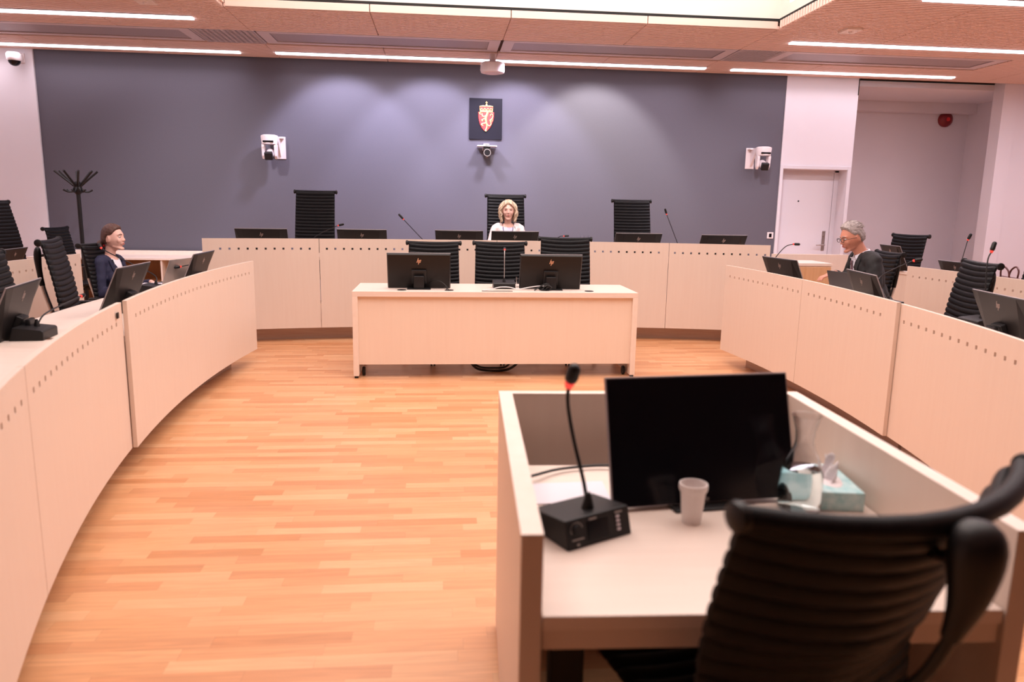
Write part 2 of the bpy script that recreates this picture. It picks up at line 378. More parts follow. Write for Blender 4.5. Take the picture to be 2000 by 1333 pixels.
for i, (a, b) in enumerate(BEAM):
    e = empty('ceiling_panel', ((a+b)/2, (BY0+BY1)/2, CZ)); h = (b-a)/2; w = (BY1-BY0)/2-.012
    q = MB(); q.box((-h+.01, -w+.05, .01), (h-.01, -w+.13, .02)); q.box((-h+.01, w-.10, .01), (h-.01, w-.02, .02)); q.box((-h+.01, -w+.13, .01), (-h+.14, w-.10, .02)); q.box((h-.14, -w+.13, .01), (h-.01, w-.10, .02)); q.build('panel_frame', M['beam_frame'], e, bevel=.003)
    q = MB(); q.box((-h+.14, -w+.13, .022), (h-.14, w-.10, .03)); q.build('perforated_sheet', M['beam'], e)
    q = MB(); q.box((-h+.01, -w, .02), (h-.01, -w+.05, .03)); q.build('shadow_slot', M['black_gap'], e)
    tag(e, BL[i], 'ceiling panel', 'grey chilled ceiling panels')
for i, (a, b) in enumerate(((-2.81, -2.13), (3.62, 4.16))):
    e = empty('ceiling_vent', ((a+b)/2, (BY0+BY1)/2, CZ)); h = (b-a)/2; w = (BY1-BY0)/2-.012
    q = MB(); q.box((-h, -w, .022), (h, w, .03)); q.build('grille_backing', M['black_gap'], e)
    q = MB(); n = 11
    for k in range(n+1):
        x = -h+2*h*k/n; q.box((x-.013, -w, .008), (x+.013, w, .02))
    for k in range(15):
        y = -w+2*w*k/14; q.box((-h, y-.013, .008), (h, y+.013, .019))
    q.build('grille', M['beam_frame'], e)
    tag(e, ('perforated grey ceiling vent on the left, between two chilled panels', 'perforated grey ceiling vent on the right, between two chilled panels')[i], 'vent', 'perforated ceiling vents')
for i, (x, y) in enumerate(((-2.84, 7.92), (4.31, 7.93))):
    e = empty('ceiling_fixture', (x, y, CZ))
    q = MB(); q.box((-.085, -.105, -.022), (.085, .105, 0)); q.build('cover_plate', M['edge'], e, bevel=.003)
    q = MB(); q.lathe([(.022, -.02), (.022, -.028), (.008, -.04), (0, -.04)], 12); q.build('sensor', M['wplastic'], e, smooth=True)
    tag(e, ('small square cover plate with sensor on the ceiling at upper left', 'small square cover plate with sensor on the ceiling right of the well')[i], 'ceiling fixture', 'small ceiling plates')

# ------------------------------------------------------------------ curved benches
def arc_bench(label, group, cx, cy, R, a0, a1, zt, zb, zd, seamsA, depth=.72, th=.022, out=1, hole=True, name='curved_bench', zf=0, dR=0, hz=.10, hend=(.09, .09)):
    e = empty(name, (cx, cy, 0)); L = abs(a1-a0)*R
    edges = [a0]+list(seamsA)+[a1]
    for pa, pb in zip(edges[:-1], edges[1:]):
        g = .0025/R*(1 if pb > pa else -1)
        A, B = pa+g, pb-g
        hs = .021/R; sp = .0875/R
        cols = [A]
        if hole:
            n = int((abs(a1-a0)-(hend[0]+hend[1])/R)/sp)+1
            st = a0+hend[0]/R*(1 if a1 > a0 else -1)
            hol = []
            for k in range(n):
                c = st+k*sp*(1 if a1 > a0 else -1)
                lo, hi = min(A, B), max(A, B)
                if lo+hs < c-hs and c+hs < hi-hs: hol.append(c)
            sgn = 1 if B > A else -1
            for c in hol: cols += [c-sgn*hs/2, c+sgn*hs/2]
        cols.append(B)
        # refine long spans
        full = []; isho = []
        for i in range(len(cols)-1):
            ho = hole and i % 2 == 1 and i < len(cols)-1 and 0 < i and len(cols) > 2
            nn = 1 if ho else max(1, int(abs(cols[i+1]-cols[i])*R/.12))
            for k in range(nn): full.append(cols[i]+(cols[i+1]-cols[i])*k/nn); isho.append(ho)
        full.append(cols[-1])
        rows = [zb, zt-hz-.0105, zt-hz+.0105, zt] if hole else [zb, zt]
        q = MB(); nC = len(full); nR = len(rows)
        for rr in (R, R+th*out):
            for a in full:
                for z in rows: q.v.append((rr*math.cos(a), rr*math.sin(a), z))
        off = nC*nR
        def I(i, j): return i*nR+j
        F = q.f
        solid = lambda i, j: not (hole and isho[i] and j == 1)
        for i in range(nC-1):
            for j in range(nR-1):
                if solid(i, j):
                    F.append((I(i, j), I(i+1, j), I(i+1, j+1), I(i, j+1))); F.append((off+I(i, j), off+I(i, j+1), off+I(i+1, j+1), off+I(i+1, j)))
                else:
                    for (p, r) in ((I(i, j), I(i+1, j)), (I(i+1, j), I(i+1, j+1)), (I(i+1, j+1), I(i, j+1)), (I(i, j+1), I(i, j))):
                        F.append((p, r, off+r, off+p))
            F.append((I(i, 0), off+I(i, 0), off+I(i+1, 0), I(i+1, 0))); F.append((I(i, nR-1), I(i+1, nR-1), off+I(i+1, nR-1), off+I(i, nR-1)))
        for j in range(nR-1):
            F.append((I(0, j), I(0, j+1), off+I(0, j+1), off+I(0, j))); F.append((I(nC-1, j), off+I(nC-1, j), off+I(nC-1, j+1), I(nC-1, j+1)))
        q.m = [0]*len(F)
        o = q.build('front_panel', M['maple'], e)
    def ring(r0, r1, b0, b1, z0, z1, name, mat, bev=.002):
        n = max(2, int(abs(b1-b0)*R/.15)); q = MB()
        pts = [(r0*math.cos(b0+(b1-b0)*k/n), r0*math.sin(b0+(b1-b0)*k/n)) for k in range(n+1)]+[(r1*math.cos(b1+(b0-b1)*k/n), r1*math.sin(b1+(b0-b1)*k/n)) for k in range(n+1)]
        # build as strips so the caps stay planar
        vs = []; 
        for k in range(n+1):
            a = b0+(b1-b0)*k/n
            for rr in (r0, r1):
                for z in (z0, z1): vs.append((rr*math.cos(a), rr*math.sin(a), z))
        fs = []
        for k in range(n):
            i = 4*k; j = i+4
            fs += [(i, i+2, j+2, j), (i+1, j+1, j+3, i+3), (i, j, j+1, i+1), (i+2, i+3, j+3, j+2)]
        fs += [(0, 1, 3, 2), (4*n, 4*n+2, 4*n+3, 4*n+1)]
        q.add(vs, fs); return q.build(name, mat, e, bevel=bev)
    sg = 1 if a1 > a0 else -1
    ins = .03/R*sg
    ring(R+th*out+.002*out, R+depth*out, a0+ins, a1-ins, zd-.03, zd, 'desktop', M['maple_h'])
    ring(R+.16*out, R+.18*out, a0+.22/R*sg, a1-.12/R*sg, 0, zb+.03, 'plinth', M['plinth'], 0)
    for b in (a0+.10/R*sg, (a0+a1)/2, a1-.10/R*sg):
        ring(R+th*out+.01*out, R+.38*out, b-.011/R, b+.011/R, zb+.03, zd-.03, 'support_panel', M['maple'])
    tag(e, label, 'bench', group)
    return e
JX, JY, JR = .6, -4.38, 12.5
def ja(x): return math.asin((x-JX)/JR)
def J(x, r=0):  # point on the judges' arc at x, r metres behind its face
    a = ja(x); return (JX+(JR+r)*math.sin(a), JY+(JR+r)*math.cos(a))
arc_bench('long curved pale wooden judges bench in front of the grey wall', None, JX, JY, JR, PI/2-ja(-2.39), PI/2-ja(3.55), 1.083, .14, .89, [PI/2-ja(x) for x in (-1.27, .61, 2.49)], hz=.105, name='judges_bench', zf=.15, hend=(.17, .02))
LX, RXc, SY, SR = 9.255, -8.25, 5.55, 11.0
def la(y, R=SR): return PI-math.asin((y-SY)/R)
def ra(y, R=SR): return math.asin((y-SY)/R)
arc_bench('left curved pale bench unit nearest the judges, woman seated behind it', 'curved side benches', LX, SY, SR, la(6.84), la(4.03), .932, .13, .74, [], hend=(.12, .10))
arc_bench('left curved pale bench unit nearest the camera, cut off by the left edge', 'curved side benches', LX-.025, SY, SR, la(4.022), la(.9), .925, .13, .74, [la(2.45)], hend=(.12, .1))
arc_bench('right curved pale bench unit nearest the judges, man in dark suit behind it', 'curved side benches', RXc, SY, SR, ra(6.80), ra(4.06), .94, .13, .74, [ra(5.42)], hend=(.10, .12))
arc_bench('right curved pale bench unit nearest the camera, cut off by the right edge', 'curved side benches', RXc+.025, SY, SR, ra(4.085), ra(1.0), .932, .13, .74, [ra(2.5)], hend=(.08, .1))
arc_bench('second row curved bench behind the left desks, mostly hidden by black chairs', 'second row benches', 9.25, SY, 12.87, la(7.55, 12.87), la(4.2, 12.87), .93, .13, .74, [la(6.2, 12.87)], depth=.6)
arc_bench('second row curved bench behind the right desks, brown bag on its desk', 'second row benches', RXc, SY, 13.0, ra(7.05, 13), ra(3.0, 13), .93, .13, .74, [ra(5.2, 13)], depth=.6)
# judges' low platform behind the bench
m = MB(); n = 24; vs = []
pts = [J(-2.6+6.4*k/n, .25) for k in range(n+1)]+[(3.9, 10.2), (-2.7, 10.2)]
m.prism(pts[::-1], 0, .15); o = m.build('platform', M['floor']); tag(o, 'low wooden platform under the judges chairs behind the long bench', 'platform')

# ------------------------------------------------------------------ low cabinets
def open_cabinet(x0, x1, y0, y1, h, n, label, back=.05):
    e = empty('low_cabinet', ((x0+x1)/2, (y0+y1)/2, 0)); hx = (x1-x0)/2; hy = (y1-y0)/2
    q = MB(); q.box((-hx, -hy, h-.025), (hx, hy, h)); q.build('top', M['maple_h'], e, bevel=.002)
    q = MB(); q.box((-hx, hy-.02, h), (hx, hy, h+back)); q.build('upstand', M['edge'], e, bevel=.002)
    for k in range(n+1):
        x = -hx+.011+(2*hx-.022)*k/n
        q = MB(); q.box((x-.011, -hy+.01, .03), (x+.011, hy-.02, h-.025)); q.build('side_panel', M['edge'] if k in (0, n) else M['maple'], e)
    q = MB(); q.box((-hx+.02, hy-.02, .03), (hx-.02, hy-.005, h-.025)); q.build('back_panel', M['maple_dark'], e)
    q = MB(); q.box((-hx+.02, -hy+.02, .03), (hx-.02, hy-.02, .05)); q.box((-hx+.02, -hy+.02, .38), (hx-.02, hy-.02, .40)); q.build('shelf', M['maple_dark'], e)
    q = MB(); q.box((-hx+.02, -hy+.04, 0), (hx-.02, hy-.02, .03)); q.build('plinth', M['plinth'], e)
    return tag(e, label, 'cabinet', 'low cabinets by the wall')
open_cabinet(-5.25, -2.75, 9.95, 10.66, .715, 3, 'low open shelf cabinet along the grey wall behind the seated woman', .055)
def box_cabinet(x0, x1, y0, y1, h, label, rz=0):
    e = empty('side_cabinet', ((x0+x1)/2, (y0+y1)/2, 0), rz); hx = (x1-x0)/2; hy = (y1-y0)/2
    q = MB(); q.box((-hx, -hy, h-.03), (hx, hy, h)); q.build('top', M['maple_h'], e, bevel=.002)
    q = MB(); q.box((-hx+.01, -hy+.01, .04), (hx-.01, hy-.01, h-.03)); q.build('body', M['maple'], e)
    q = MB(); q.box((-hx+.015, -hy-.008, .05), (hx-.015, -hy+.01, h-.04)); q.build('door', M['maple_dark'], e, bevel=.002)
    q = MB(); q.box((-hx+.03, -hy+.03, 0), (hx-.03, hy-.03, .04)); q.build('plinth', M['plinth'], e)
    return tag(e, label, 'cabinet', 'low side cabinets')
box_cabinet(3.62, 4.12, 7.5, 7.95, .915, 'small pale wooden cabinet between the judges bench and the seated man')
box_cabinet(4.74, 5.3, 7.14, 7.6, .86, 'small pale wooden cabinet at the far end of the second row on the right')
m = MB(); m.box((3.75, 8.15, 0), (4.66, 8.175, .97)); o = m.build('partition', M['maple'], bevel=.002); tag(o, 'plain pale wooden screen standing in front of the door', 'screen')

# ------------------------------------------------------------------ central desk
e = empty('desk', (.476, 6.52, 0))
w = 1.208; d0 = -.333; d1 = .333; t = .045
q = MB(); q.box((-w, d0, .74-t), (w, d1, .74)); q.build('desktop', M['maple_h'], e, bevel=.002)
for s in (-1, 1):
    q = MB(); x = s*(w-t/2); q.box((x-t/2, d0, .02), (x+t/2, d1, .74-t)); q.build('side_panel', M['edge'], e, bevel=.002)
    for yy in (d0+.01, d1-.04):
        q = MB(); q.box((x-.015, yy, 0), (x+.015, yy+.03, .02)); q.build('foot', M['plastic'], e)
q = MB(); q.box((-w+t, d0+.03, .115), (w-t, d0+.05, .74-t)); q.build('modesty_panel', noise_mat('warm maple veneer', (.84, .68, .57), (.855, .70, .59), (14, 14, .7), 3, .42), e)
for x in (-w+.075, w-.075):
    for y in (d0+.12,):
        c = MB(); c.lathe([(.035, -.012), (.04, -.004), (.04, .004), (.035, .012)], 16, TL(x, y, .04) @ RY(PI/2)).build('caster', M['plastic'], e, smooth=True)
tag(e, 'pale wooden desk on castors standing alone in the middle of the floor', 'desk')

# ------------------------------------------------------------------ witness stand in the foreground
WX0, WX1, WYF, WYB, WT, WD = .142, 1.155, 1.25, 2.345, .851, .68
e = empty('witness_stand', ((WX0+WX1)/2, (WYF+WYB)/2, 0)); ox, oy = -(WX0+WX1)/2, -(WYF+WYB)/2
def wb(name, lo, hi, mat, bev=.002):
    q = MB(); q.box((lo[0]+ox, lo[1]+oy, lo[2]), (hi[0]+ox, hi[1]+oy, hi[2])); return q.build(name, M[mat], e, bevel=bev)
for a in ((WX0, WX0+.043), (WX1-.043, WX1)):
    wb('side_panel', (a[0], WYF, .02), (a[1], WYB, WT-.002), 'maple')
    wb('edge_band', (a[0], WYF, WT-.002), (a[1], WYB, WT), 'edge', 0)
wb('front_panel', (WX0+.043, WYB-.035, .02), (WX1-.043, WYB, WT-.002), 'maple')
wb('edge_band', (WX0+.043, WYB-.035, WT-.002), (WX1-.043, WYB, WT), 'edge', 0)
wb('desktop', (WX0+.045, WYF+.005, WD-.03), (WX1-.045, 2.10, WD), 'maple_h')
wb('desktop_apron', (WX0+.045, WYF+.012, WD-.075), (WX1-.045, WYF+.03, WD-.03), 'maple')
wb('cable_tray', (WX0+.045, 2.12, WD-.16), (WX1-.045, WYB-.04, WD-.14), 'steel')
wb('lift_column', (WX0+.10, 1.55, .03), (WX0+.18, 1.63, WD-.08), 'plastic')
wb('lift_column', (WX1-.18, 1.55, .03), (WX1-.10, 1.63, WD-.08), 'plastic')
e.rotation_euler = (0, 0, math.radians(-2.2)); e.location.x += .028; e.location.y += .02
tag(e, 'pale wooden witness stand with raised sides around a sunken desktop in the foreground', 'witness stand')

# ------------------------------------------------------------------ office chairs (facing local +y)
def chair_profile(H, seat=.47, lean=.20):
    """centre line of the pad in the y-z plane, from seat front to top"""
    pts = [(.46, seat-.045), (.44, seat-.005), (.38, seat+.008), (.10, seat-.012), (.03, seat-.008), (-.005, seat+.015), (-.02, seat+.05)]
    hb = H-(seat+.05)
    pts += [(-.012-.0*hb, seat+.05+hb*.18), (-.022, seat+.05+hb*.35), (-.02-lean*hb*.35, seat+.05+hb*.62), (-.02-lean*hb*.95, seat+.05+hb*.98)]
    P = smooth_path([(0, a, b) for a, b in pts], 14)
    return [Vector((p.y, p.z)) for p in P]
def make_chair(H, lean=.20, sag=.012, wtop=.47, wbot=.49, name='office_chair', curve=0.0, rib=.038, armz=.66, arms=True, knob=True, capr=1.0, railmat='alu', caplen=1.0, so=0, spr=.0165):
    e = empty(name)
    P = chair_profile(H, lean=lean)
    # resample by arc length
    L = [0]
    for a, b in zip(P[:-1], P[1:]): L.append(L[-1]+(b-a).length)
    def at(s):
        s = max(0, min(L[-1], s))
        for i in range(len(L)-1):
            if L[i+1] >= s: 
                t = (s-L[i])/max(1e-9, L[i+1]-L[i]); return P[i].lerp(P[i+1], t), (P[i+1]-P[i]).normalized()
        return P[-1], (P[-1]-P[-2]).normalized()
    sSeat = next(L[i] for i in range(len(P)) if P[i].x < 0.0)
    def pad(s0, s1, nm):
        nr = max(2, round((s1-s0)/rib)); rr = (s1-s0)/nr; K = 6
        prof = []
        for i in range(nr):
            for k in range(K):
                u = k/K; s = s0+(i+u)*rr
                prof.append((s, .0115+.0100*math.sin(PI*u)**.6))
        prof.append((s1, .011))
        nx = 9 if (sag or curve) else 3
        xs = [-1, -.955]+[-.9+1.8*k/nx for k in range(nx+1)]+[.955, 1]
        q = MB(); vs = []; n = len(prof)
        for xi in xs:
            kk = .35 if abs(xi) == 1 else (.85 if abs(xi) > .95 else 1)
            for side in (1, -1):
                for s, th in prof:
                    p, t = at(s); nrm = Vector((t.y, -t.x))      # points to the sitter / up
                    hfrac = max(0, (p.y-.5)/(H-.5)) if p.y > .5 else 0
                    w = (wbot+(wtop-wbot)*hfrac)/2*(1-(.006 if th < .013 else 0))
                    off = th*kk*side*(1 if side == 1 else .55)
                    c = p+nrm*off
                    back = hfrac
                    sg = sag*(1-xi*xi)
                    vs.append((xi*w, c.x-(curve*(1-xi*xi))*(1 if s > sSeat else 0)*min(1, back*2), c.y-sg))
        m2 = 2*n
        fs = []
        for a in range(len(xs)-1):
            for k in range(n-1):
                fs.append((a*m2+k, a*m2+k+1, (a+1)*m2+k+1, (a+1)*m2+k))
                fs.append((a*m2+n+k, (a+1)*m2+n+k, (a+1)*m2+n+k+1, a*m2+n+k+1))
            fs.append((a*m2, (a+1)*m2, (a+1)*m2+n, a*m2+n)); fs.append((a*m2+n-1, a*m2+2*n-1, (a+1)*m2+2*n-1, (a+1)*m2+n-1))
        for a in (0, len(xs)-1):
            for k in range(n-1): fs.append((a*m2+k, a*m2+k+1, a*m2+n+k+1, a*m2+n+k))
        q.add(vs, fs); return q.build(nm, M['leather'], e, smooth=True)
    pad(0, sSeat+.02, 'seat'); pad(sSeat+.02, L[-1], 'backrest')
    # top roll with end knobs
    pt, tt = at(L[-1]); q = MB(); hw = wtop/2+.012
    roll = [(x*hw, pt.x-.012-curve*(1-x*x), pt.y+.002-sag*.5*(1-x*x)) for x in [-1+2*k/10 for k in range(11)]]
    q.tube(roll, .019, 12); tr = q.build('top_roll', M['leather'], e, smooth=True)
    if knob:
        for s in (-1, 1):
            q = MB(); q.lathe([(.012, -.012), (.023, -.008), (.025, 0), (.023, .008), (.010, .013), (0, .013)], 14, TL(s*(hw+.006), pt.x-.012, pt.y+.002) @ RY(s*PI/2)); q.build('end_knob', M['plastic'], tr, smooth=True)
    # central spine behind the pad with a drop-shaped cap near its top
    ctl = [(0, pt.x-.085-so, pt.y-.035+so*.6), (0, pt.x*.93-.098-so*.9, .47+(pt.y-.47)*.78), (0, pt.x*.62-.112-so*.7, .47+(pt.y-.47)*.52), (0, -.125-so*.6, .62), (0, -.095-so*.3, .49), (0, -.02, .42), (0, .13, .405)]
    sp_ = smooth_path(ctl, 10)
    q = MB(); q.tube(sp_[5:], spr, 10); sr = q.build('spine', M[railmat], e, smooth=True)
    cz = [0, .006, .018, .035, .055, .08, .105, .135, .165, .20, .235, .27]; cr_ = [.004, .013, .019, .0228, .0245, .024, .0225, .0205, .019, .0182, .0178, .0175]
    if capr > 1: cr_ = [.004, .013, .019, .0228, .0245, .024, .0225, .0200, .0175, .0145, .0115, .0092]
    cl = [0]
    for a_, b_ in zip(sp_[:-1], sp_[1:]): cl.append(cl[-1]+(b_-a_).length)
    def on(z_):
        for i_ in range(len(cl)-1):
            if cl[i_+1] >= z_: return sp_[i_].lerp(sp_[i_+1], (z_-cl[i_])/(cl[i_+1]-cl[i_]))
    q = MB(); q.tube([on(z_*caplen) for z_ in cz], [r_*capr for r_ in cr_], 16)
    q.tube([(0, pt.x-.02, pt.y-.09), (0, pt.x-.095-so, pt.y-.10+so*.6)], .010, 8); q.build('spine_cap', M['plastic'], sr, smooth=True)
    for s in (-1, 1):
        x = s*(wtop/2+.004)
        if arms:
            xa = s*(wtop/2+.045)
            q = MB(); q.tube(smooth_path([(s*wtop*.30, -.05, .43), (xa, -.06, .47), (xa, -.06, armz-.03), (xa, 0, armz-.008), (xa, .24, armz-.008), (xa, .29, armz-.03), (xa, .24, .50), (s*wtop*.4, .20, .435)], 8), .011, 8); al = q.build('arm_loop', M['alu'], e, smooth=True)
            q = MB(); q.box((xa-.022, -.04, armz), (xa+.022, .25, armz+.02)); q.build('arm_pad', M['plastic'], al, bevel=.008)
    # cross stretchers
    q = MB(); q.tube([(-wtop/2, .2, .425), (wtop/2, .2, .425)], .012, 8); q.tube([(-wtop/2, .05, .43), (wtop/2, .05, .43)], .012, 8); q.build('stretcher', M['alu'], e, smooth=True)
    q = MB(); q.box((-.07, .02, .385), (.07, .24, .425)); q.lathe([(.03, .14), (.03, .27), (.02, .27), (.02, .39), (0, .39)], 16, TL(0, .13, 0)); q.build('column', M['plastic'], e, bevel=.004)
    for k in range(5):
        a = 2*PI*k/5+.3; ca, sa = math.cos(a), math.sin(a)
        q = MB(); T = TL(0, .13, 0) @ RZ(a)
        q.tube([(.02, 0, .135), (.16, 0, .115), (.29, 0, .082)], [.024, .018, .013], 8, T=T); bl = q.build('base_leg', M['alu'], e, smooth=True)
        q = MB()
        for dy in (-.014, .014): q.lathe([(.0, -.009), (.027, -.008), (.029, 0), (.027, .008), (0, .009)], 14, T @ TL(.295, dy, .029) @ RX(PI/2))
        q.tube([(.29, 0, .085), (.29, 0, .03)], .008, 8, T=T); q.build('caster', M['plastic'], bl, smooth=True)
    return e
protoH = make_chair(1.42, lean=.16, sag=.004, wtop=.455, wbot=.475)
protoM = make_chair(1.13, lean=.13, sag=.014, wtop=.475, wbot=.50, armz=.652)
usedH = usedM = False
def place(proto, x, y, z, face, label, group, sc=None):
    global usedH, usedM
    if proto is protoH and not usedH: o = proto; usedH = True
    elif proto is protoM and not usedM: o = proto; usedM = True
    else: o = copy_tree(proto)
    # face: world direction angle (deg, 0=+x, 90=+y); chair local +y faces it
    o.location = (x, y, z); o.rotation_euler = (0, 0, math.radians(face-90))
    if sc: o.scale = (1, 1, sc)
    return tag(o, label, 'chair', group)
# ---PART2---
G_H = 'tall ribbed black chairs'; G_M = 'ribbed black office chairs'
place(protoH, -1.50, 9.11, .16, -90, 'tall empty black ribbed chair at the left of the judges bench', G_H, 1.012)
place(protoH, .795, 9.13, .16, -90, 'tall black ribbed chair behind the blond woman in cream', G_H, 1.008)
place(protoH, 2.376, 9.11, .15, -91, 'tall empty black ribbed chair at the right of the judges bench', G_H, .99)
place(protoH, -4.62, 8.50, 0, -12, 'tall black ribbed chair cut off by the left edge, in the second row', G_H, 1.0)
place(protoM, -.068, 7.12, 0, -90, 'left one of the three black chairs behind the desk in the middle', G_M, .975)
place(protoM, .571, 7.12, 0, -90, 'middle one of the three black chairs, behind the microphone on the central desk', G_M, .98)
place(protoM, 1.20, 7.10, 0, -93, 'right one of the three black chairs behind the central desk, slightly taller', G_M, 1.025)
place(protoM, -2.86, 6.72, 0, -3, 'black ribbed chair the woman in navy sits on', G_M, .955)
place(protoM, -2.66, 5.60, 0, 12, 'empty black ribbed chair beside the seated woman in navy, nearer the camera', G_M, 1.03)
place(protoM, -2.58, 4.62, 0, 2, 'black ribbed chair cut off by the left edge behind the nearest left desk', G_M, 1.0)
place(protoM, -4.42, 9.3, 0, -3, 'empty black ribbed chair near the coat stand in the second row', G_M, .985)
place(protoM, 3.82, 6.22, 0, 172, 'black ribbed chair the man in the dark suit sits on', G_M, .985)
place(protoM, 3.59, 4.80, 0, 167, 'empty black ribbed chair at the right desk behind the upright microphone', G_M, 1.0)
place(protoM, 5.47, 8.40, 0, 195, 'dark chair standing in front of the white alcove wall on the right', G_M, 1.06)
place(protoM, 5.42, 6.28, 0, 178, 'black chair cut off by the right edge behind the second row', G_M, .97)
fgc = make_chair(1.02, lean=.25, sag=.03, wtop=.60, wbot=.50, curve=.10, rib=.042, arms=False, capr=1.65, caplen=.74, so=.070, spr=.0105, railmat='plastic')
fgc.location = (.695, 1.225, 0); fgc.rotation_euler = (0, 0, math.radians(17))
tag(fgc, 'large black chair seen from behind in the right foreground at the witness stand', 'chair')

# ------------------------------------------------------------------ monitors (screen faces local +y)
def logo(mb, s, y, cx=0, cz=0):
    """two slanted letters h and p, drawn in x-z on the plane y"""
    def bar(x0, z0, x1, z1, w):
        mb.add([(cx+(x0-w/2)*s, y, cz+z0*s), (cx+(x0+w/2)*s, y, cz+z0*s), (cx+(x1+w/2)*s, y, cz+z1*s), (cx+(x1-w/2)*s, y, cz+z1*s)]+
               [(cx+(x0-w/2)*s, y+.0015, cz+z0*s), (cx+(x0+w/2)*s, y+.0015, cz+z0*s), (cx+(x1+w/2)*s, y+.0015, cz+z1*s), (cx+(x1-w/2)*s, y+.0015, cz+z1*s)],
               [(0, 1, 2, 3), (7, 6, 5, 4), (0, 4, 5, 1), (1, 5, 6, 2), (2, 6, 7, 3), (3, 7, 4, 0)])
    k = .34; w = .115
    bar(-.42, -.30, -.42+k*1.0, .70, w)                 # h stem
    bar(-.42+k*.60, .26, -.05+k*.60-.02, .30, .12) if False else None
    bar(-.17, -.30, -.17+k*.56, .26, w)                 # h shoulder stroke
    bar(-.30+k*.62, .20, -.30+k*.62+.03, .32, .16)      # h joint
    bar(.02-k*.40, -.70, .02+k*.66, .32, w)             # p stem
    bar(.27, -.30, .27+k*.60, .30, w)                   # p bowl stroke
    bar(.13+k*.60, .22, .13+k*.60+.03, .32, .18)
    bar(.12-.01, -.32, .12+.03, -.22, .18)
def make_monitor(tilt, bright=False, w=.54, h=.318, lift=.012, simple_name='monitor', front_logo=False):
    e = empty(simple_name); T = TL(0, 0, lift) @ RX(math.radians(tilt))
    hw = w/2
    q = MB(); q.box((-hw, -.004, 0), (hw, .004, h), T); q.build('rim', M['mon_side'], e, bevel=.002)
    q = MB(); a = [(-hw, -.0045, 0), (hw, -.0045, 0), (hw, -.0045, h-.001), (-hw, -.0045, h-.001)]; b = [(-hw*.62, -.045, .02), (hw*.62, -.045, .02), (hw*.72, -.012, h*.985), (-hw*.72, -.012, h*.985)]
    if bright: b = [(-hw*.97, -.03, .008), (hw*.97, -.03, .008), (hw*.97, -.026, h*.97), (-hw*.97, -.026, h*.97)]
    q.mesh(T, a+b, [(0, 1, 5, 4), (1, 2, 6, 5), (2, 3, 7, 6), (3, 0, 4, 7), (4, 5, 6, 7), (3, 2, 1, 0)]); bh = q.build('back_housing', M['mon_back'], e)
    q = MB(); q.box((-hw+.004, .004, .016), (hw-.004, .0055, h-.005), T); q.box((-hw+.002, .004, .002), (hw-.002, .007, .018), T); scr = q.build('screen', M['screen'], e)
    yb = -.032 if bright else -.0455
    q = MB(); logo(q, .040, 0, 0, 0); Tl = T @ TL(0, (yb-.002 if bright else -.0447), h*.80 if bright else h*.66)
    if not bright: Tl = T @ TL(0, -.0200, h*.79) @ RX(math.radians(-6.4))
    q.v = [tuple(Tl @ Vector(v)) for v in q.v]; q.build('logo', M['logo'] if bright else M['logo_dim'], bh)
    # stand
    pw, ph = (.064, .18) if bright else (.052, .15)
    q = MB(); q.box((-pw, yb-.022, .05), (pw, yb+(.0 if bright else .014), ph), T); q.build('neck_plate', M['plastic'], e, bevel=.006)
    p0 = T @ Vector((0, yb-.018, .10)); by = p0.y-.005
    q = MB(); q.box((-.045, by-.045, .008), (.045, by-.022, .115)); q.build('neck', M['plastic'], e, bevel=.006)
    q = MB(); q.box((-.10, by-.06, 0), (.10, by+.13, .008)); q.build('foot', M['plastic'], e, bevel=.003)
    if front_logo:
        q = MB(); logo(q, .012, 0); T2 = T @ TL(0, .0075, .010) @ RZ(PI); q.v = [tuple(T2 @ Vector(v)) for v in q.v]; q.build('front_logo', M['steel'], scr)
    return e
mon_t = make_monitor(31); mon_s = make_monitor(24); mon_c = make_monitor(17, True, lift=.005)
used = set()
def put(proto, loc, face, label, cat, group, sc=1):
    o = proto if proto.name not in used else copy_tree(proto)
    used.add(proto.name); o.location = loc; o.rotation_euler = (0, 0, math.radians(face-90)); o.scale = (sc, sc, sc)
    return tag(o, label, cat, group)
GM = 'black computer monitors'
for (x, dy, f, lab) in ((-1.915, 0, 93, 'leftmost monitor on the judges bench, left of the tall empty chair'), (-.867, 0, 90, 'monitor on the judges bench between the bent microphone and the tilted thin microphone'), (.22, 0, 84, 'slightly turned monitor on the judges bench just left of the blond woman'), (.837, 0, 91, 'monitor directly in front of the blond woman on the judges bench'), (2.242, 0, 91, 'monitor in front of the right tall chair on the judges bench, pale rim on top'), (3.179, 0, 92, 'rightmost monitor on the judges bench near the door')):
    X_, Y_ = J(x, .33); put(mon_t, (x, Y_+.16, .89), f, lab, 'monitor', GM)
put(mon_c, (-.187, 6.47, .74), 90, 'left monitor on the central desk, copper logo on its back', 'monitor', GM)
put(mon_c, (.955, 6.47, .74), 88.5, 'right monitor on the central desk, copper logo and tangled cables behind it', 'monitor', GM)
put(mon_s, (-2.09, 4.98, .74), 180, 'monitor on the left desk in front of the woman in navy', 'monitor', GM)
put(mon_s, (-2.05, 6.29, .74), 180, 'monitor at the far end of the left desk beside the silver laptop', 'monitor', GM)
put(mon_s, (-2.27, 4.02, .72), 191, 'monitor cut off by the left edge beside the black microphone unit', 'monitor', GM)
put(mon_s, (3.07, 6.27, .745), 7, 'monitor at the far end of the right desk, below the bent microphone', 'monitor', GM)
put(mon_s, (3.02, 4.86, .745), -10, 'monitor on the right desk beside the dark laptop', 'monitor', GM)
put(mon_s, (3.30, 3.92, .705), -10, 'monitor cut off by the right edge on the nearest right desk', 'monitor', GM)
put(mon_s, (4.78, 7.38, .86), -8, 'monitor on the small cabinet behind the man in the dark suit', 'monitor', GM, .86)
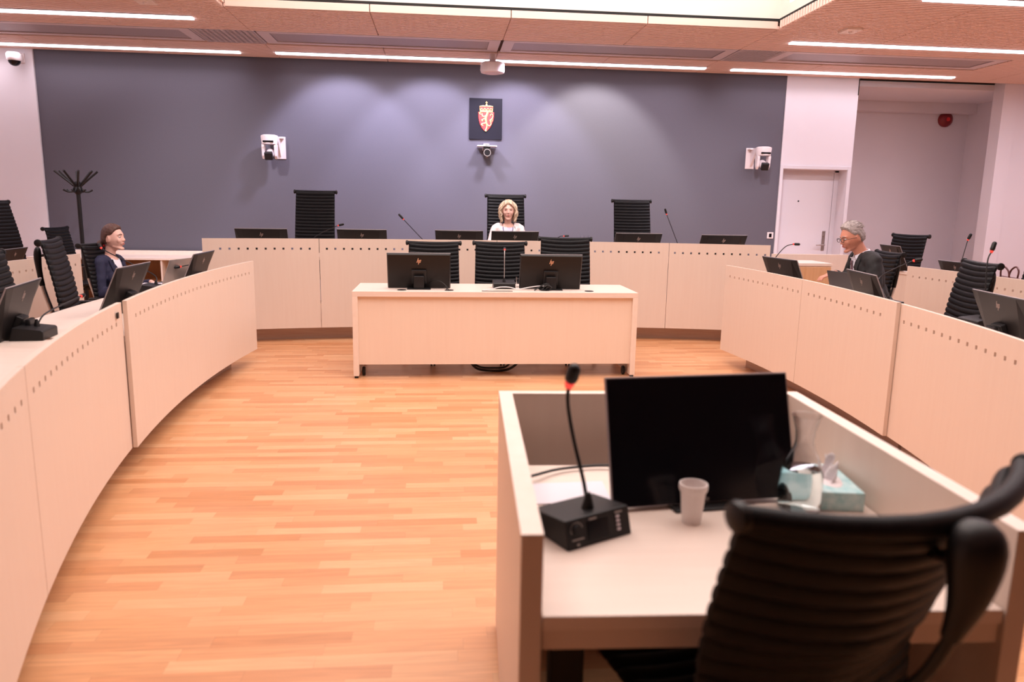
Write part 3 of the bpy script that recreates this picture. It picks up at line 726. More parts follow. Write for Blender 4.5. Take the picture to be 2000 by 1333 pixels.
put(mon_s, (5.05, 6.75, .74), 2, 'small part of a monitor showing above the second row on the right', 'monitor', GM, .86)
put(mon_s, (-4.05, 7.35, .74), 182, 'monitor half hidden behind the chairs in the second row on the left', 'monitor', GM, .82)
mw = make_monitor(17, w=.525, h=.34, lift=.010, simple_name='monitor', front_logo=True)
mw.location = (.70, 1.80, WD); mw.rotation_euler = (0, 0, math.radians(-84-90+180+180)); mw.rotation_euler = (0, 0, math.radians(-84-90))
tag(mw, 'large black screen facing the camera on the witness stand', 'monitor', GM)

# ------------------------------------------------------------------ gooseneck microphones (user side is local +y)
def mic(base, face, path, label, headlen=.05, hr=.0125, detail=False, nr=.0042, pale=False):
    """path: world points from the socket to the tip; the last stretch is the foam head"""
    e = empty('microphone', base, math.radians(face-90))
    q = MB(); T = RY(0)
    prof = [(.08, 0), (.062, .068), (-.07, .052), (-.08, .045), (-.08, 0)]
    vs = [(s*.096, y, z) for s in (-1, 1) for y, z in prof]; n = len(prof)
    q.add(vs, [tuple(range(n)), tuple(range(2*n-1, n-1, -1))]+[(i, n+i, n+(i+1) % n, (i+1) % n) for i in range(n)]); bu = q.build('base_unit', M['plastic'], e, bevel=.004)
    Wi = (TL(*base) @ RZ(math.radians(face-90))).inverted()
    P = [Wi @ Vector(p) for p in path]
    sp = smooth_path(P, 8)
    # find foam start
    acc = 0; i = len(sp)-1
    while i > 0 and acc < headlen: acc += (sp[i]-sp[i-1]).length; i -= 1
    q = MB(); q.tube(sp[:i+1], nr, 8); gn = q.build('gooseneck', M['steel'] if pale else M['plastic'], e, smooth=True)
    a = sp[i]; b = sp[-1]; dct = (b-a).normalized()
    q = MB(); q.tube([a-dct*.012, a+dct*.002], [hr*.5, hr*.8], 12); q.build('lit_ring', M['rim_red'], gn, smooth=True)
    q = MB(); q.cap(a+dct*hr, hr, b-dct*hr*.9, hr*.95, 14); q.build('foam_head', M['plastic'], gn, smooth=True)
    s0 = P[0]
    q = MB(); q.lathe([(.017, -.012), (.016, .0), (.011, .022), (.006, .04)], 14, TL(s0.x, s0.y, s0.z)); q.build('socket', M['plastic'], bu, smooth=True)
    # front controls
    ang = math.atan2(.018, .068)
    Tf = TL(0, .0715, .034) @ RX(ang)
    q = MB(); q.box((-.028, -.001, -.022), (.035, .0012, .020), Tf); q.build('display', M['screen'], bu)
    if detail:
        q = MB(); q.lathe([(.012, 0), (.011, .010), (0, .010)], 16, Tf @ TL(.066, 0, .010) @ RX(-PI/2)); q.build('knob', M['plastic'], bu, smooth=True)
        q = MB()
        for k in range(14):
            a_ = -.3+k*PI*1.1/14; q.box((.066+.0165*math.cos(a_)-.0015, .001, .010+.0165*math.sin(a_)-.0015), (.066+.0165*math.cos(a_)+.0015, .0018, .010+.0165*math.sin(a_)+.0015), Tf)
        q.box((.048, .001, -.014), (.082, .0018, -.011), Tf); q.box((.006, .001, .024), (.028, .0018, .028), Tf); q.box((-.072, .001, .024), (-.050, .0018, .028), Tf)
        q.box((.062, .001, -.027), (.070, .0018, -.022), Tf); q.build('printed_marks', M['steel'], bu)
        for k in range(4):
            q = MB(); q.box((-.062, .0, .013-k*.010), (-.052, .003, .019-k*.010), Tf); q.build('button', M['beam_frame'], bu, bevel=.001)
    return tag(e, label, 'microphone', 'gooseneck microphones')
dz = .89
mic((-1.47, J(-1.47, .42)[1], dz), 90, [(-1.47, 8.5, .94), (-1.40, 8.5, 1.075), (-1.17, 8.5, 1.194), (-1.074, 8.5, 1.224)], 'microphone on the judges bench bending right in front of the left tall chair')
mic((-.10, J(-.10, .42)[1], dz), 90, [(-.10, 8.55, .94), (-.13, 8.53, 1.0), (-.22, 8.5, 1.08), (-.44, 8.5, 1.31), (-.472, 8.5, 1.345)], 'thin microphone on the judges bench leaning left against the grey wall')
mic((1.27, J(1.27, .45)[1], dz), 90, [(1.27, 8.55, .94), (1.29, 8.53, 1.06), (1.36, 8.5, 1.118), (1.41, 8.5, 1.124), (1.466, 8.5, 1.128)], 'microphone lying low on the judges bench just right of the blond woman', hr=.011)
mic((2.80, J(2.80, .42)[1], dz), 90, [(2.80, 8.5, .94), (2.78, 8.5, 1.0), (2.741, 8.5, 1.08), (2.60, 8.5, 1.395), (2.578, 8.5, 1.456)], 'tall microphone on the judges bench right of the right tall chair')
mic((.553, 6.50, .74), 90, [(.553, 6.48, .795), (.556, 6.5, .86), (.560, 6.56, 1.04), (.566, 6.62, 1.075), (.568, 6.66, 1.082)], 'microphone on the central desk between the two monitors', detail=True, pale=True)
mic((-2.10, 4.0, .74), 186, [(-2.09, 4.02, .795), (-2.10, 4.12, .845), (-2.15, 4.45, .86), (-2.19, 4.72, .866), (-2.20, 4.80, .868)], 'microphone on the nearest left desk, its neck stretched towards the woman', detail=True)
mic((-2.25, 6.03, .74), 180, [(-2.24, 6.08, .79), (-2.27, 6.15, .86), (-2.45, 6.22, .937), (-2.72, 6.34, 1.045), (-2.78, 6.38, 1.096)], 'microphone bending up in front of the seated woman in navy')
mic((-2.12, 6.68, .74), 180, [(-2.10, 6.64, .795), (-2.09, 6.60, .87), (-2.10, 6.50, .917), (-2.17, 6.44, .908), (-2.205, 6.40, .903)], 'microphone bent over the silver laptop on the left desk', hr=.013)
mic((3.02, 6.63, .745), 0, [(3.03, 6.63, .80), (3.05, 6.64, .93), (3.09, 6.65, 1.02), (3.21, 6.72, 1.12), (3.29, 6.73, 1.146), (3.35, 6.71, 1.147)], 'microphone bending right at the far end of the right desk, in front of the door')
mic((3.32, 5.20, .745), 0, [(3.33, 5.22, .80), (3.38, 5.38, .86), (3.50, 5.633, .943), (3.77, 5.68, 1.062), (3.86, 5.65, 1.09)], 'microphone with red light leaning right beside the man in the dark suit', hr=.015)
mic((3.42, 4.38, .745), 0, [(3.42, 4.36, .80), (3.42, 4.355, .933), (3.45, 4.41, 1.157), (3.485, 4.43, 1.225), (3.505, 4.437, 1.285)], 'upright microphone in front of the empty chair on the right', hr=.0145, headlen=.06)
mic((5.12, 6.98, .74), 0, [(5.12, 6.98, .79), (5.17, 7.0, .92), (5.2, 7.005, .989), (5.29, 7.07, 1.20), (5.31, 7.06, 1.262)], 'microphone standing in the second row on the right against the white alcove', hr=.015, headlen=.055)
mic((.338, 1.672, WD), -62.8, [(.352, 1.66, WD+.062), (.345, 1.685, .80), (.322, 1.715, .90), (.308, 1.73, .985), (.310, 1.725, 1.035), (.322, 1.715, 1.085)], 'large black microphone unit with red ring in the foreground on the witness stand', headlen=.052, hr=.0165, detail=True, nr=.0050)

# ------------------------------------------------------------------ things on the witness stand
q = MB(); T0 = (.628, 1.705, WD)
e = empty('paper_cup', T0)
q.lathe([(.0, 0), (.024, 0), (.031, .082), (.034, .084), (.036, .092), (.035, .102), (.0325, .102), (.031, .095), (.022, .004), (0, .004)], 36); q.build('cup_wall', M['cup'], e, smooth=True)
tag(e, 'small white paper cup in front of the large screen on the witness stand', 'cup')
e = empty('carafe', (.945, 1.775, WD))
q = MB(); q.lathe([(0, 0), (.050, 0), (.055, .006), (.056, .05), (.053, .10), (.043, .135), (.028, .165), (.023, .185), (.025, .215), (.034, .25), (.037, .255), (.035, .255), (.032, .25), (.0225, .215), (.0205, .185), (.0255, .165), (.0405, .135), (.0505, .10), (.0535, .05), (.052, .008), (0, .006)], 40); q.build('glass_body', M['glass'], e, smooth=True)
q = MB(); q.lathe([(0, .0055), (.0525, .0075), (.0540, .05), (.0510, .10), (.0480, .112), (0, .112)], 40); q.build('water', M['water'], e, smooth=True)
tag(e, 'clear glass carafe half filled with water beside the large screen', 'carafe')
e = empty('tissue_box', (1.06, 1.86, WD), math.radians(-8))
q = MB(); q.box((-.062, -.115, 0), (.062, .115, .052)); q.build('box', M['teal'], e, bevel=.003)
q = MB(); q.ell((0, 0, .0525), (.035, .08, .0016)); q.build('opening', M['wplastic'], e, smooth=True)
q = MB(); random.seed(3); n = 14
for k in range(n+1):
    u = k/n*2-1
    for j in range(7):
        v = j/6; w_ = .055*(1-.45*v)
        q.v.append((.012*math.sin(u*7+v*3)*(1-.2*v)+.01*v, u*w_, .05+v*(.055+.018*math.cos(u*5))))
for k in range(n):
    for j in range(6): q.f.append((k*7+j, (k+1)*7+j, (k+1)*7+j+1, k*7+j+1)); q.m.append(0)
o = q.build('tissue', M['tissue'], e, smooth=True); s_ = o.modifiers.new('s', 'SOLIDIFY'); s_.thickness = .0015
tag(e, 'turquoise patterned tissue box with a white tissue beside the carafe', 'tissue box')
q = MB(); q.prism([(-.10, -.07), (.11, -.06), (.115, .085), (-.095, .075)], 0, .004); o = q.build('paper_sheet', M['paper'], loc=(.345, 1.90, WD)); tag(o, 'white papers lying behind the microphone unit on the witness stand', 'paper')
q = MB(); q.tube(smooth_path([(.20, 1.93, WD+.03), (.27, 2.0, WD+.02), (.36, 2.07, WD+.012), (.50, 2.09, WD+.012), (.60, 2.02, WD+.02), (.66, 1.88, WD+.03)], 8), .0045, 8); o = q.build('cable', M['cable'], smooth=True); tag(o, 'black cable curving behind the microphone unit on the witness stand', 'cable')

# ------------------------------------------------------------------ central desk things
for i, (x, y) in enumerate(((-.329, 6.30), (.07, 6.30), (.90, 6.33), (1.275, 6.29))):
    q = MB(); q.lathe([(0, 0), (.038, 0), (.040, .002), (.036, .004), (0, .003)], 24); o = q.build('cable_grommet', M['plastic'], loc=(x, y, .74), smooth=True)
    tag(o, ['black round cable grommet at the left end of the central desk', 'black cable grommet with cables behind the left monitor', 'black cable grommet with cables behind the right monitor', 'black round cable grommet at the right end of the central desk'][i], 'cable grommet', 'desk grommets')
q = MB(); q.tube(smooth_path([(.36, 6.27, .744), (.44, 6.275, .758), (.50, 6.28, .772), (.58, 6.30, .770), (.66, 6.32, .752), (.76, 6.35, .765), (.86, 6.37, .775), (.93, 6.38, .768)], 8), .004, 8); o = q.build('cable', M['wcable'], smooth=True); tag(o, 'white cable looping between microphone and right monitor on the central desk', 'cable')
q = MB(); q.tube(smooth_path([(.80, 6.30, .745), (.84, 6.31, .77), (.90, 6.31, .80), (.93, 6.32, .785), (.90, 6.33, .745)], 8), .006, 8); q.tube(smooth_path([(.86, 6.29, .745), (.90, 6.29, .79), (.95, 6.31, .77), (.93, 6.32, .745)], 8), .005, 8); o = q.build('cable', M['cable'], smooth=True); tag(o, 'tangle of black cables behind the right monitor of the central desk', 'cable')
q = MB(); q.tube(smooth_path([(-.10, 6.42, .79), (-.05, 6.37, .815), (0, 6.33, .81), (.04, 6.31, .78), (.065, 6.30, .745)], 8), .0035, 8); q.tube(smooth_path([(.05, 6.305, .745), (.045, 6.31, .77), (.03, 6.34, .76)], 6), .004, 8); o = q.build('cable', M['cable'], smooth=True); tag(o, 'thin black cables behind the left monitor of the central desk', 'cable')
q = MB(); q.box((-.13, -.012, 0), (.13, .012, .006)); o = q.build('cable_hatch', M['steel'], loc=(.475, 6.235, .74)); tag(o, 'long narrow grey cable hatch in front of the microphone on the central desk', 'cable hatch')
q = MB(); q.lathe([(0, 0), (.026, 0), (.034, .09), (.032, .09), (.024, .005), (0, .005)], 24); o = q.build('drinking_glass', M['glass'], loc=(.70, 6.60, .74), smooth=True); tag(o, 'empty drinking glass between microphone and right monitor', 'glass')
q = MB(); q.tube(smooth_path([(.25, 6.45, .10), (.32, 6.43, .03), (.45, 6.42, .012), (.60, 6.44, .02), (.70, 6.47, .09), (.72, 6.5, .16)], 8), .011, 10); q.tube(smooth_path([(.22, 6.47, .12), (.34, 6.46, .04), (.47, 6.45, .03), (.58, 6.46, .04), (.66, 6.5, .12)], 8), .009, 8); o = q.build('cable', M['cable'], smooth=True); tag(o, 'thick black cables hanging to the floor under the central desk', 'cable')

# judges' bench: clear tumbler
q = MB(); q.lathe([(0, 0), (.038, 0), (.042, .13), (.040, .13), (.036, .006), (0, .006)], 24); o = q.build('drinking_glass', M['glass'], loc=(1.66, J(1.66, .5)[1], 1.0-.11), smooth=True); o.scale = (1, 1, 1.85); tag(o, 'clear glass jug standing right of the low microphone on the judges bench', 'glass')

# ------------------------------------------------------------------ laptops, papers, bag
def laptop(loc, face, lidmat, label, openang=110, w=.33, d=.23):
    e = empty('laptop', loc, math.radians(face-90))
    q = MB(); q.box((-w/2, -.02, 0), (w/2, d-.02, .014)); q.build('keyboard_base', M['plastic'], e, bevel=.004)
    q = MB(); T = TL(0, -.02, .012) @ RX(math.radians(openang-90)); q.box((-w/2, -.008, 0), (w/2, 0, d), T); q.build('lid', M[lidmat], e, bevel=.004)
    q = MB(); q.box((-w/2+.01, .0, .012), (w/2-.01, .001, d-.008), T); q.build('screen', M['screen'], e)
    return tag(e, label, 'laptop', 'open laptops')
laptop((-2.27, 6.50, .74), 165, 'laptop_lid', 'silver open laptop on the left desk in front of the woman in navy', 112, w=.34, d=.24)
laptop((3.27, 5.64, .745), 14, 'laptop_dark', 'dark grey open laptop in front of the man in the dark suit', 108, w=.34, d=.24)
def papers(name, loc, rz, n, label, grp, w=.21, h=.297, mat='paper'):
    random.seed(hash(label) % 1000 if False else len(label)); q = MB()
    for k in range(n):
        T = TL(random.uniform(-.004, .004), random.uniform(-.004, .004), .002*k) @ RZ(random.uniform(-.05, .05)); q.box((-w/2, -h/2, 0), (w/2, h/2, .0018), T)
    o = q.build(name, M[mat], loc=loc, rot=(0, 0, rz)); return tag(o, label, 'papers', grp)
papers('paper_stack', (-2.40, 6.45, .74), .1, 8, 'stack of white papers beside the laptop on the left desk', 'papers on the left desk')
papers('paper_stack', (-2.42, 6.05, .74), .3, 3, 'loose white papers behind the left monitor in front of the woman', 'papers on the left desk')
papers('folder', (-2.33, 6.86, .742), .2, 2, 'dark folder at the far end of the left desk behind the laptop', 'papers on the left desk', mat='laptop_dark')
papers('paper_stack', (3.42, 5.88, .745), .2, 6, 'white papers under the hands of the man in the dark suit', None)
e = empty('handbag', (5.28, 6.45, .74), math.radians(80))
q = MB(); q.cap((-.11, 0, .075), .07, (.11, 0, .075), .07, 16); q.build('bag_body', M['bag'], e, smooth=True)
for y in (-.035, .035):
    q = MB(); q.tube(smooth_path([(-.07, y, .13), (-.06, y*1.3, .20), (0, y*1.5, .235), (.06, y*1.3, .20), (.07, y, .13)], 8), .008, 8); q.build('handle', M['bag'], e, smooth=True)
q = MB(); q.box((-.012, -.078, .08), (.012, -.068, .12)); q.build('buckle', M['gold'], e, bevel=.002)
tag(e, 'dark brown leather handbag on the second row desk behind the empty right chair', 'bag')
# ------------------------------------------------------------------ things on the walls
# plaque with coat of arms
e = empty('coat_of_arms', (.62, WY, 2.635))
k = .46/580
def pp(x, y): return ((x-455)*k, -(y-480)*k)
q = MB(); q.box((-.228, -.03, -.272), (.228, -.004, .278)); q.build('plaque', M['navy'], e, bevel=.002)
sh = [(322, 362), (325, 440), (333, 500), (350, 560), (380, 620), (415, 665), (455, 692), (495, 665), (535, 620), (565, 560), (587, 500), (597, 440), (600, 362)]
def extr(pts, y0, y1, name, mat, bev=.002):
    q = MB(); n = len(pts); P = [pp(*p) for p in pts]
    q.add([(x, y0, z) for x, z in P]+[(x, y1, z) for x, z in P], [tuple(range(n)), tuple(range(2*n-1, n-1, -1))]+[(i, n+i, n+(i+1) % n, (i+1) % n) for i in range(n)])
    return q.build(name, M[mat], e, bevel=bev)
extr(sh, -.044, -.03, 'shield', 'red', .004)
def stroke(mb, pts, w):
    P = smooth_path([(pp(x, y)[0], -.047, pp(x, y)[1]) for x, y in pts], 5); R = [w*k*(1-.25*i/len(P)) for i in range(len(P))]
    mb.tube(P, R, 8)
q = MB()
for pts, w in (([(478, 372), (476, 400), (462, 440), (456, 480), (462, 530), (470, 575)], 22), ([(470, 372), (495, 380), (480, 398)], 12), ([(470, 570), (474, 610), (462, 650), (448, 678), (470, 684)], 13), ([(460, 545), (425, 556), (392, 560), (385, 585), (372, 580)], 13), ([(392, 582), (412, 600)], 8), ([(455, 425), (425, 440), (398, 432), (388, 412)], 12), ([(450, 470), (415, 480), (395, 500), (374, 500)], 12), ([(385, 512), (405, 515)], 8), ([(335, 372), (350, 398), (390, 405), (385, 385)], 8), ([(340, 380), (375, 372)], 8), ([(478, 560), (500, 590), (530, 592), (548, 560), (535, 520), (540, 490), (566, 465), (578, 420), (560, 396), (538, 402), (536, 425)], 9), ([(520, 500), (580, 480)], 7), ([(530, 520), (580, 508)], 7), ([(455, 450), (440, 500)], 12)):
    stroke(q, pts, w)
q.build('lion', M['gold'], e, smooth=True)
q = MB()
for pts, w in (([(350, 356), (575, 362)], 11), ([(352, 335), (345, 268), (578, 268), (572, 338)], 7), ([(352, 338), (575, 342)], 7), ([(350, 270), (400, 258), (460, 262), (520, 258), (580, 270)], 8)): 
    P = [(pp(x, y)[0], -.046, pp(x, y)[1]) for x, y in pts]; q.tube(P, w*k, 8)
for cx in (380, 435, 490, 545): q.tube(smooth_path([(pp(cx-25, 340)[0], -.046, pp(cx-25, 340)[1]), (pp(cx, 300)[0], -.048, pp(cx, 300)[1]), (pp(cx+25, 340)[0], -.046, pp(cx+25, 340)[1])], 5), 6*k, 8)
q.tube([(pp(465, 258)[0], -.046, pp(465, 258)[1]), (pp(465, 182)[0], -.046, pp(465, 182)[1])], 6*k, 8); q.tube([(pp(446, 204)[0], -.046, pp(446, 204)[1]), (pp(484, 204)[0], -.046, pp(484, 204)[1])], 5*k, 8); q.ell((pp(465, 242)[0], -.046, pp(465, 242)[1]), (18*k, 10*k, 16*k))
q.build('crown', M['gold'], e, smooth=True)
extr([(352, 270), (575, 270), (570, 340), (356, 340)], -.042, -.032, 'crown_lining', 'red')
tag(e, 'dark navy plaque with a crowned red shield and golden lion on the grey wall', 'coat of arms')

# small camera on a wall shelf
e = empty('conference_camera', (.634, WY, 2.255))
q = MB(); q.box((-.135, -.22, 0), (.135, -.02, .014)); q.build('shelf', M['wplastic'], e, bevel=.002)
q = MB(); q.box((-.04, -.02, -.05), (.04, -.004, .05)); q.tube([(-.05, -.02, -.04), (-.05, -.16, .0)], .006, 8); q.tube([(.05, -.02, -.04), (.05, -.16, .0)], .006, 8); q.build('bracket', M['wplastic'], e)
q = MB(); q.box((-.045, -.19, -.045), (.045, -.06, -.004)); q.box((-.035, -.16, .016), (.035, -.10, .030)); q.build('camera_body', M['plastic'], e, bevel=.006)
q = MB(); q.tube([(0, -.13, -.075), (0, -.235, -.085)], .047, 20); q.build('lens_barrel', M['plastic'], e, smooth=True)
q = MB(); 
for j in range(1): q.lathe([(.042, -.005), (.050, -.005), (.050, .006), (.042, .006), (.042, -.005)], 24, TL(0, -.236, -.085) @ RX(PI/2))
q.build('lens_ring', M['alu'], e, smooth=True)
q = MB(); q.box((-.014, -.15, -.15), (.014, -.12, -.11)); q.build('indicator', M['steel'], e, bevel=.003)
tag(e, 'small black video camera under a white shelf below the coat of arms', 'camera')

# large white pan-tilt cameras
def ptz(x, z, mir, label):
    e = empty('wall_camera', (x, WY, z)); s = mir
    q = MB(); q.box((-.055+s*.055, -.012, -.15), (.055+s*.055, -.002, .10)); q.build('wall_plate', M['wplastic'], e, bevel=.003)
    q = MB(); q.prism([(-.01, .09), (-.20, .09), (-.20, .07), (-.03, -.12), (-.01, -.12)], s*.045-.012, s*.045+.012, RY(0) @ Matrix(((0, 0, 1, 0), (1, 0, 0, 0), (0, 1, 0, 0), (0, 0, 0, 1)))); q.box((s*.045-.05, -.10, .075), (s*.045+.05, -.01, .09)); q.build('bracket', M['wplastic'], e, bevel=.002)
    e.scale = (1.18, 1.1, 1.18); T = TL(-s*.03, -.21, 0)
    q = MB(); q.lathe([(.0, .105), (.07, .103), (.092, .095), (.095, .08), (.086, .0), (.0, -.002)], 28, T); q.build('top_housing', M['wplastic'], e, smooth=True)
    q = MB(); q.box((-.058, -.093, .016), (.058, -.070, .036), T); q.build('sensor_window', M['screen'], e, bevel=.004)
    for t in (-1, 1):
        q = MB(); q.prism([(-.04, 0), (.04, 0), (.045, -.03), (.03, -.13), (.0, -.165), (-.03, -.13), (-.045, -.03)], t*.068-.016, t*.068+.016, T @ Matrix(((0, 0, 1, 0), (1, 0, 0, 0), (0, 1, 0, 0), (0, 0, 0, 1)))); q.build('yoke_arm', M['wplastic'], e, bevel=.006)
    q = MB(); q.tube([T @ Vector((0, .03, -.09)), T @ Vector((0, -.055, -.125))], .046, 20); q.build('camera_head', M['wplastic'], e, smooth=True)
    q = MB(); q.box((-.045, -.045, -.045), (.045, .01, .045), T @ TL(0, -.06, -.125) @ RX(.35)); q.build('lens_block', M['plastic'], e, bevel=.012)
    return tag(e, label, 'camera', 'white wall cameras')
ptz(-2.24, 2.21, 1, 'white motorised camera on the left part of the grey wall')
ptz(4.53, 2.22, -1, 'white motorised camera on the right part of the grey wall near the door')
# dome camera
e = empty('dome_camera', (-5.42, WY-.03, 3.20))
q = MB(); q.box((-.05, -.02, -.03), (.05, 0, .09)); q.tube([(0, -.02, .05), (0, -.14, .05)], .03, 12); q.build('wall_arm', M['wplastic'], e, bevel=.003)
q = MB(); q.lathe([(0, .075), (.075, .072), (.09, .05), (.088, -.01), (.075, -.03), (0, -.03)], 28, TL(0, -.16, 0)); q.build('housing', M['wplastic'], e, smooth=True)
q = MB(); q.lathe([(.072, -.03), (.066, -.055), (.045, -.08), (.02, -.092), (0, -.094)], 28, TL(0, -.16, 0)); q.build('dome', M['screen'], e, smooth=True)
tag(e, 'white dome camera with black dome high on the left white wall', 'camera')
# speaker / detector drum hanging from the ceiling
e = empty('ceiling_drum', (.655, 9.9, CZ))
q = MB(); q.lathe([(.04, 0), (.04, -.10)], 16); q.build('stem', M['wplastic'], e, smooth=True)
q = MB(); q.lathe([(0, -.10), (.13, -.105), (.152, -.12), (.157, -.20), (.148, -.228), (.11, -.236), (0, -.236)], 36); q.build('drum', M['wplastic'], e, smooth=True)
q = MB(); q.lathe([(.10, -.236), (.10, -.239), (0, -.239)], 36); q.build('face_plate', M['beam_frame'], e, smooth=True)
tag(e, 'round white ceiling loudspeaker drum above the coat of arms', 'loudspeaker')
# alarm
e = empty('fire_alarm', (8.57, 12.4, 3.03))
q = MB(); q.lathe([(0, 0), (.12, 0), (.125, .03), (.115, .06), (.07, .09), (.03, .10), (0, .10)], 28, RX(PI/2)); q.build('bell_shell', M['alarm'], e, smooth=True)
q = MB(); q.lathe([(.035, .09), (.03, .112), (0, .114)], 16, RX(PI/2)); q.build('strobe_lens', M['rim_red'] if False else M['red'], e, smooth=True)
tag(e, 'dark red round fire alarm on the alcove wall at upper right', 'fire alarm')
# switch
e = empty('wall_switch', (4.862, WY, 1.09))
q = MB(); q.box((-.047, -.012, -.047), (.047, -.001, .047)); q.build('frame', M['wplastic'], e, bevel=.003)
q = MB(); q.box((-.020, -.015, -.028), (.020, -.011, .028)); q.build('display', M['screen'], e)
tag(e, 'white square wall switch with black centre beside the door', 'wall switch')

# ------------------------------------------------------------------ coat stand
e = empty('coat_stand', (-4.46, 9.80, 0))
q = MB(); q.tube([(0, 0, .02), (0, 0, 1.55)], .024, 14); q.build('pole', M['plastic'], e, smooth=True)
q = MB(); q.lathe([(0, 0), (.19, 0), (.19, .012), (.05, .03), (.03, .05), (0, .05)], 28); q.build('base', M['plastic'], e, smooth=True)
q = MB(); q.lathe([(.024, 1.50), (.045, 1.53), (.045, 1.62), (.03, 1.66), (0, 1.66)], 16); q.build('hub', M['plastic'], e, smooth=True)
for a in (10, 75, 115, 165, 200, 260, 300, 340):
    ca, sa = math.cos(math.radians(a)), math.sin(math.radians(a))
    q = MB(); q.tube([(ca*.03, sa*.03, 1.60), (ca*.14, sa*.14, 1.70), (ca*.235, sa*.235, 1.785)], [.014, .013, .013], 8); q.build('upper_arm', M['plastic'], e, smooth=True)
for a in (20, 90, 160, 215, 270, 325):
    ca, sa = math.cos(math.radians(a)), math.sin(math.radians(a))
    q = MB(); q.tube(smooth_path([(ca*.03, sa*.03, 1.60), (ca*.06, sa*.06, 1.545), (ca*.11, sa*.11, 1.535), (ca*.16, sa*.16, 1.56)], 5), .011, 8); q.build('hook', M['plastic'], e, smooth=True)
tag(e, 'black coat stand with slanting arms in front of the grey wall on the left', 'coat stand')

# square socket in the left front panel
q = MB(); q.box((-.004, -.016, -.016), (.003, .016, .016)); a_ = la(4.13); o = q.build('panel_socket', M['plastic'], loc=(LX-.02+SR*math.cos(la(3.91))+.004, SY+SR*math.sin(la(3.91)), .872), rot=(0, 0, la(3.91)-PI), bevel=.006); tag(o, 'small black square socket at the top corner of the nearest left bench panel', 'socket')

# ------------------------------------------------------------------ people
from mathutils.bvhtree import BVHTree
def bake(mb, voxel, smooth=4, fac=.5):
    """grow one continuous skin over the overlapping volumes in mb"""
    me = bpy.data.meshes.new('tmp'); me.from_pydata(mb.v, [], mb.f)
    o = bpy.data.objects.new('tmp', me); C.objects.link(o)
    bm = bmesh.new(); bm.from_mesh(me); bmesh.ops.remove_doubles(bm, verts=bm.verts, dist=1e-6); bmesh.ops.recalc_face_normals(bm, faces=bm.faces); bm.to_mesh(me); bm.free()
    r = o.modifiers.new('r', 'REMESH'); r.mode = 'VOXEL'; r.voxel_size = voxel
    s = o.modifiers.new('s', 'SMOOTH'); s.factor = fac; s.iterations = smooth
    dg = bpy.context.evaluated_depsgraph_get(); dg.update()
    me2 = bpy.data.meshes.new_from_object(o.evaluated_get(dg))
    bpy.data.objects.remove(o); bpy.data.meshes.remove(me)
    return me2
def mesh_obj(name, me, mat, parent=None):
    me.materials.clear(); me.materials.append(mat); me.name = name
    me.polygons.foreach_set('use_smooth', [True]*len(me.polygons))
    o = bpy.data.objects.new(name, me); C.objects.link(o)
    if parent: o.parent = parent
    return o
def sst(a, b, x):
    t = max(0, min(1, (x-a)/(b-a))); return t*t*(3-2*t)
def head_volumes(q, T, male=False):
    nu, nv = 48, 36; vs = []
    for i in range(nv+1):
        th = PI*i/nv
        for j in range(nu):
            ph = 2*PI*j/nu
            x, y, z = math.sin(th)*math.cos(ph), math.sin(th)*math.sin(ph), math.cos(th)
            wx = .074*(1-(.27 if not male else .20)*sst(.05, 1.0, -z)); dy = .095; 
            px, py, pz = x*wx, y*dy, z*.118
            if y < 0: py *= 1-.40*sst(.15, .9, -z)
            if y > 0: py *= 1-.06*sst(.2, .8, abs(z))+.02*sst(.3, .9, -z)
            # eye sockets
            if y > 0:
                for sx in (-1, 1):
                    dd = ((px-sx*.031)/.018)**2+((pz-.010)/.013)**2; py -= .010*math.exp(-dd)
            vs.append(T @ Vector((px, py, pz)))
    q.add(vs, [(i*nu+j, (i+1)*nu+j, (i+1)*nu+(j+1) % nu, i*nu+(j+1) % nu) for i in range(nv) for j in range(nu)])
    R3 = T.to_3x3()
    def c(p): return T @ Vector(p)
    q.cap(c((0, .086, .018)), .0070, c((0, .104, -.020)), .0092 if male else .0082)       # nose
    for sx in (-1, 1):
        q.ell(c((sx*.009, .096, -.025)), (.0072, .009, .0065), R3)
        q.ell(c((sx*.034, .064, -.022)), (.023, .020, .024), R3)
        q.cap(c((sx*.014, .088, .030)), .006, c((sx*.045, .074, .028)), .007)
        q.ell(c((sx*.075, -.006, -.008)), (.009, .017, .030), R3 @ Matrix.Rotation(-.25, 3, 'X'))
        q.cap(c((sx*.042, .015, -.072)), .012, c((sx*.010, .074, -.100)), .013)
    q.ell(c((0, .078, -.097)), (.020 if male else .016, .015, .015), R3)
    q.ell(c((0, .083, -.052)), (.024, .012, .016), R3)
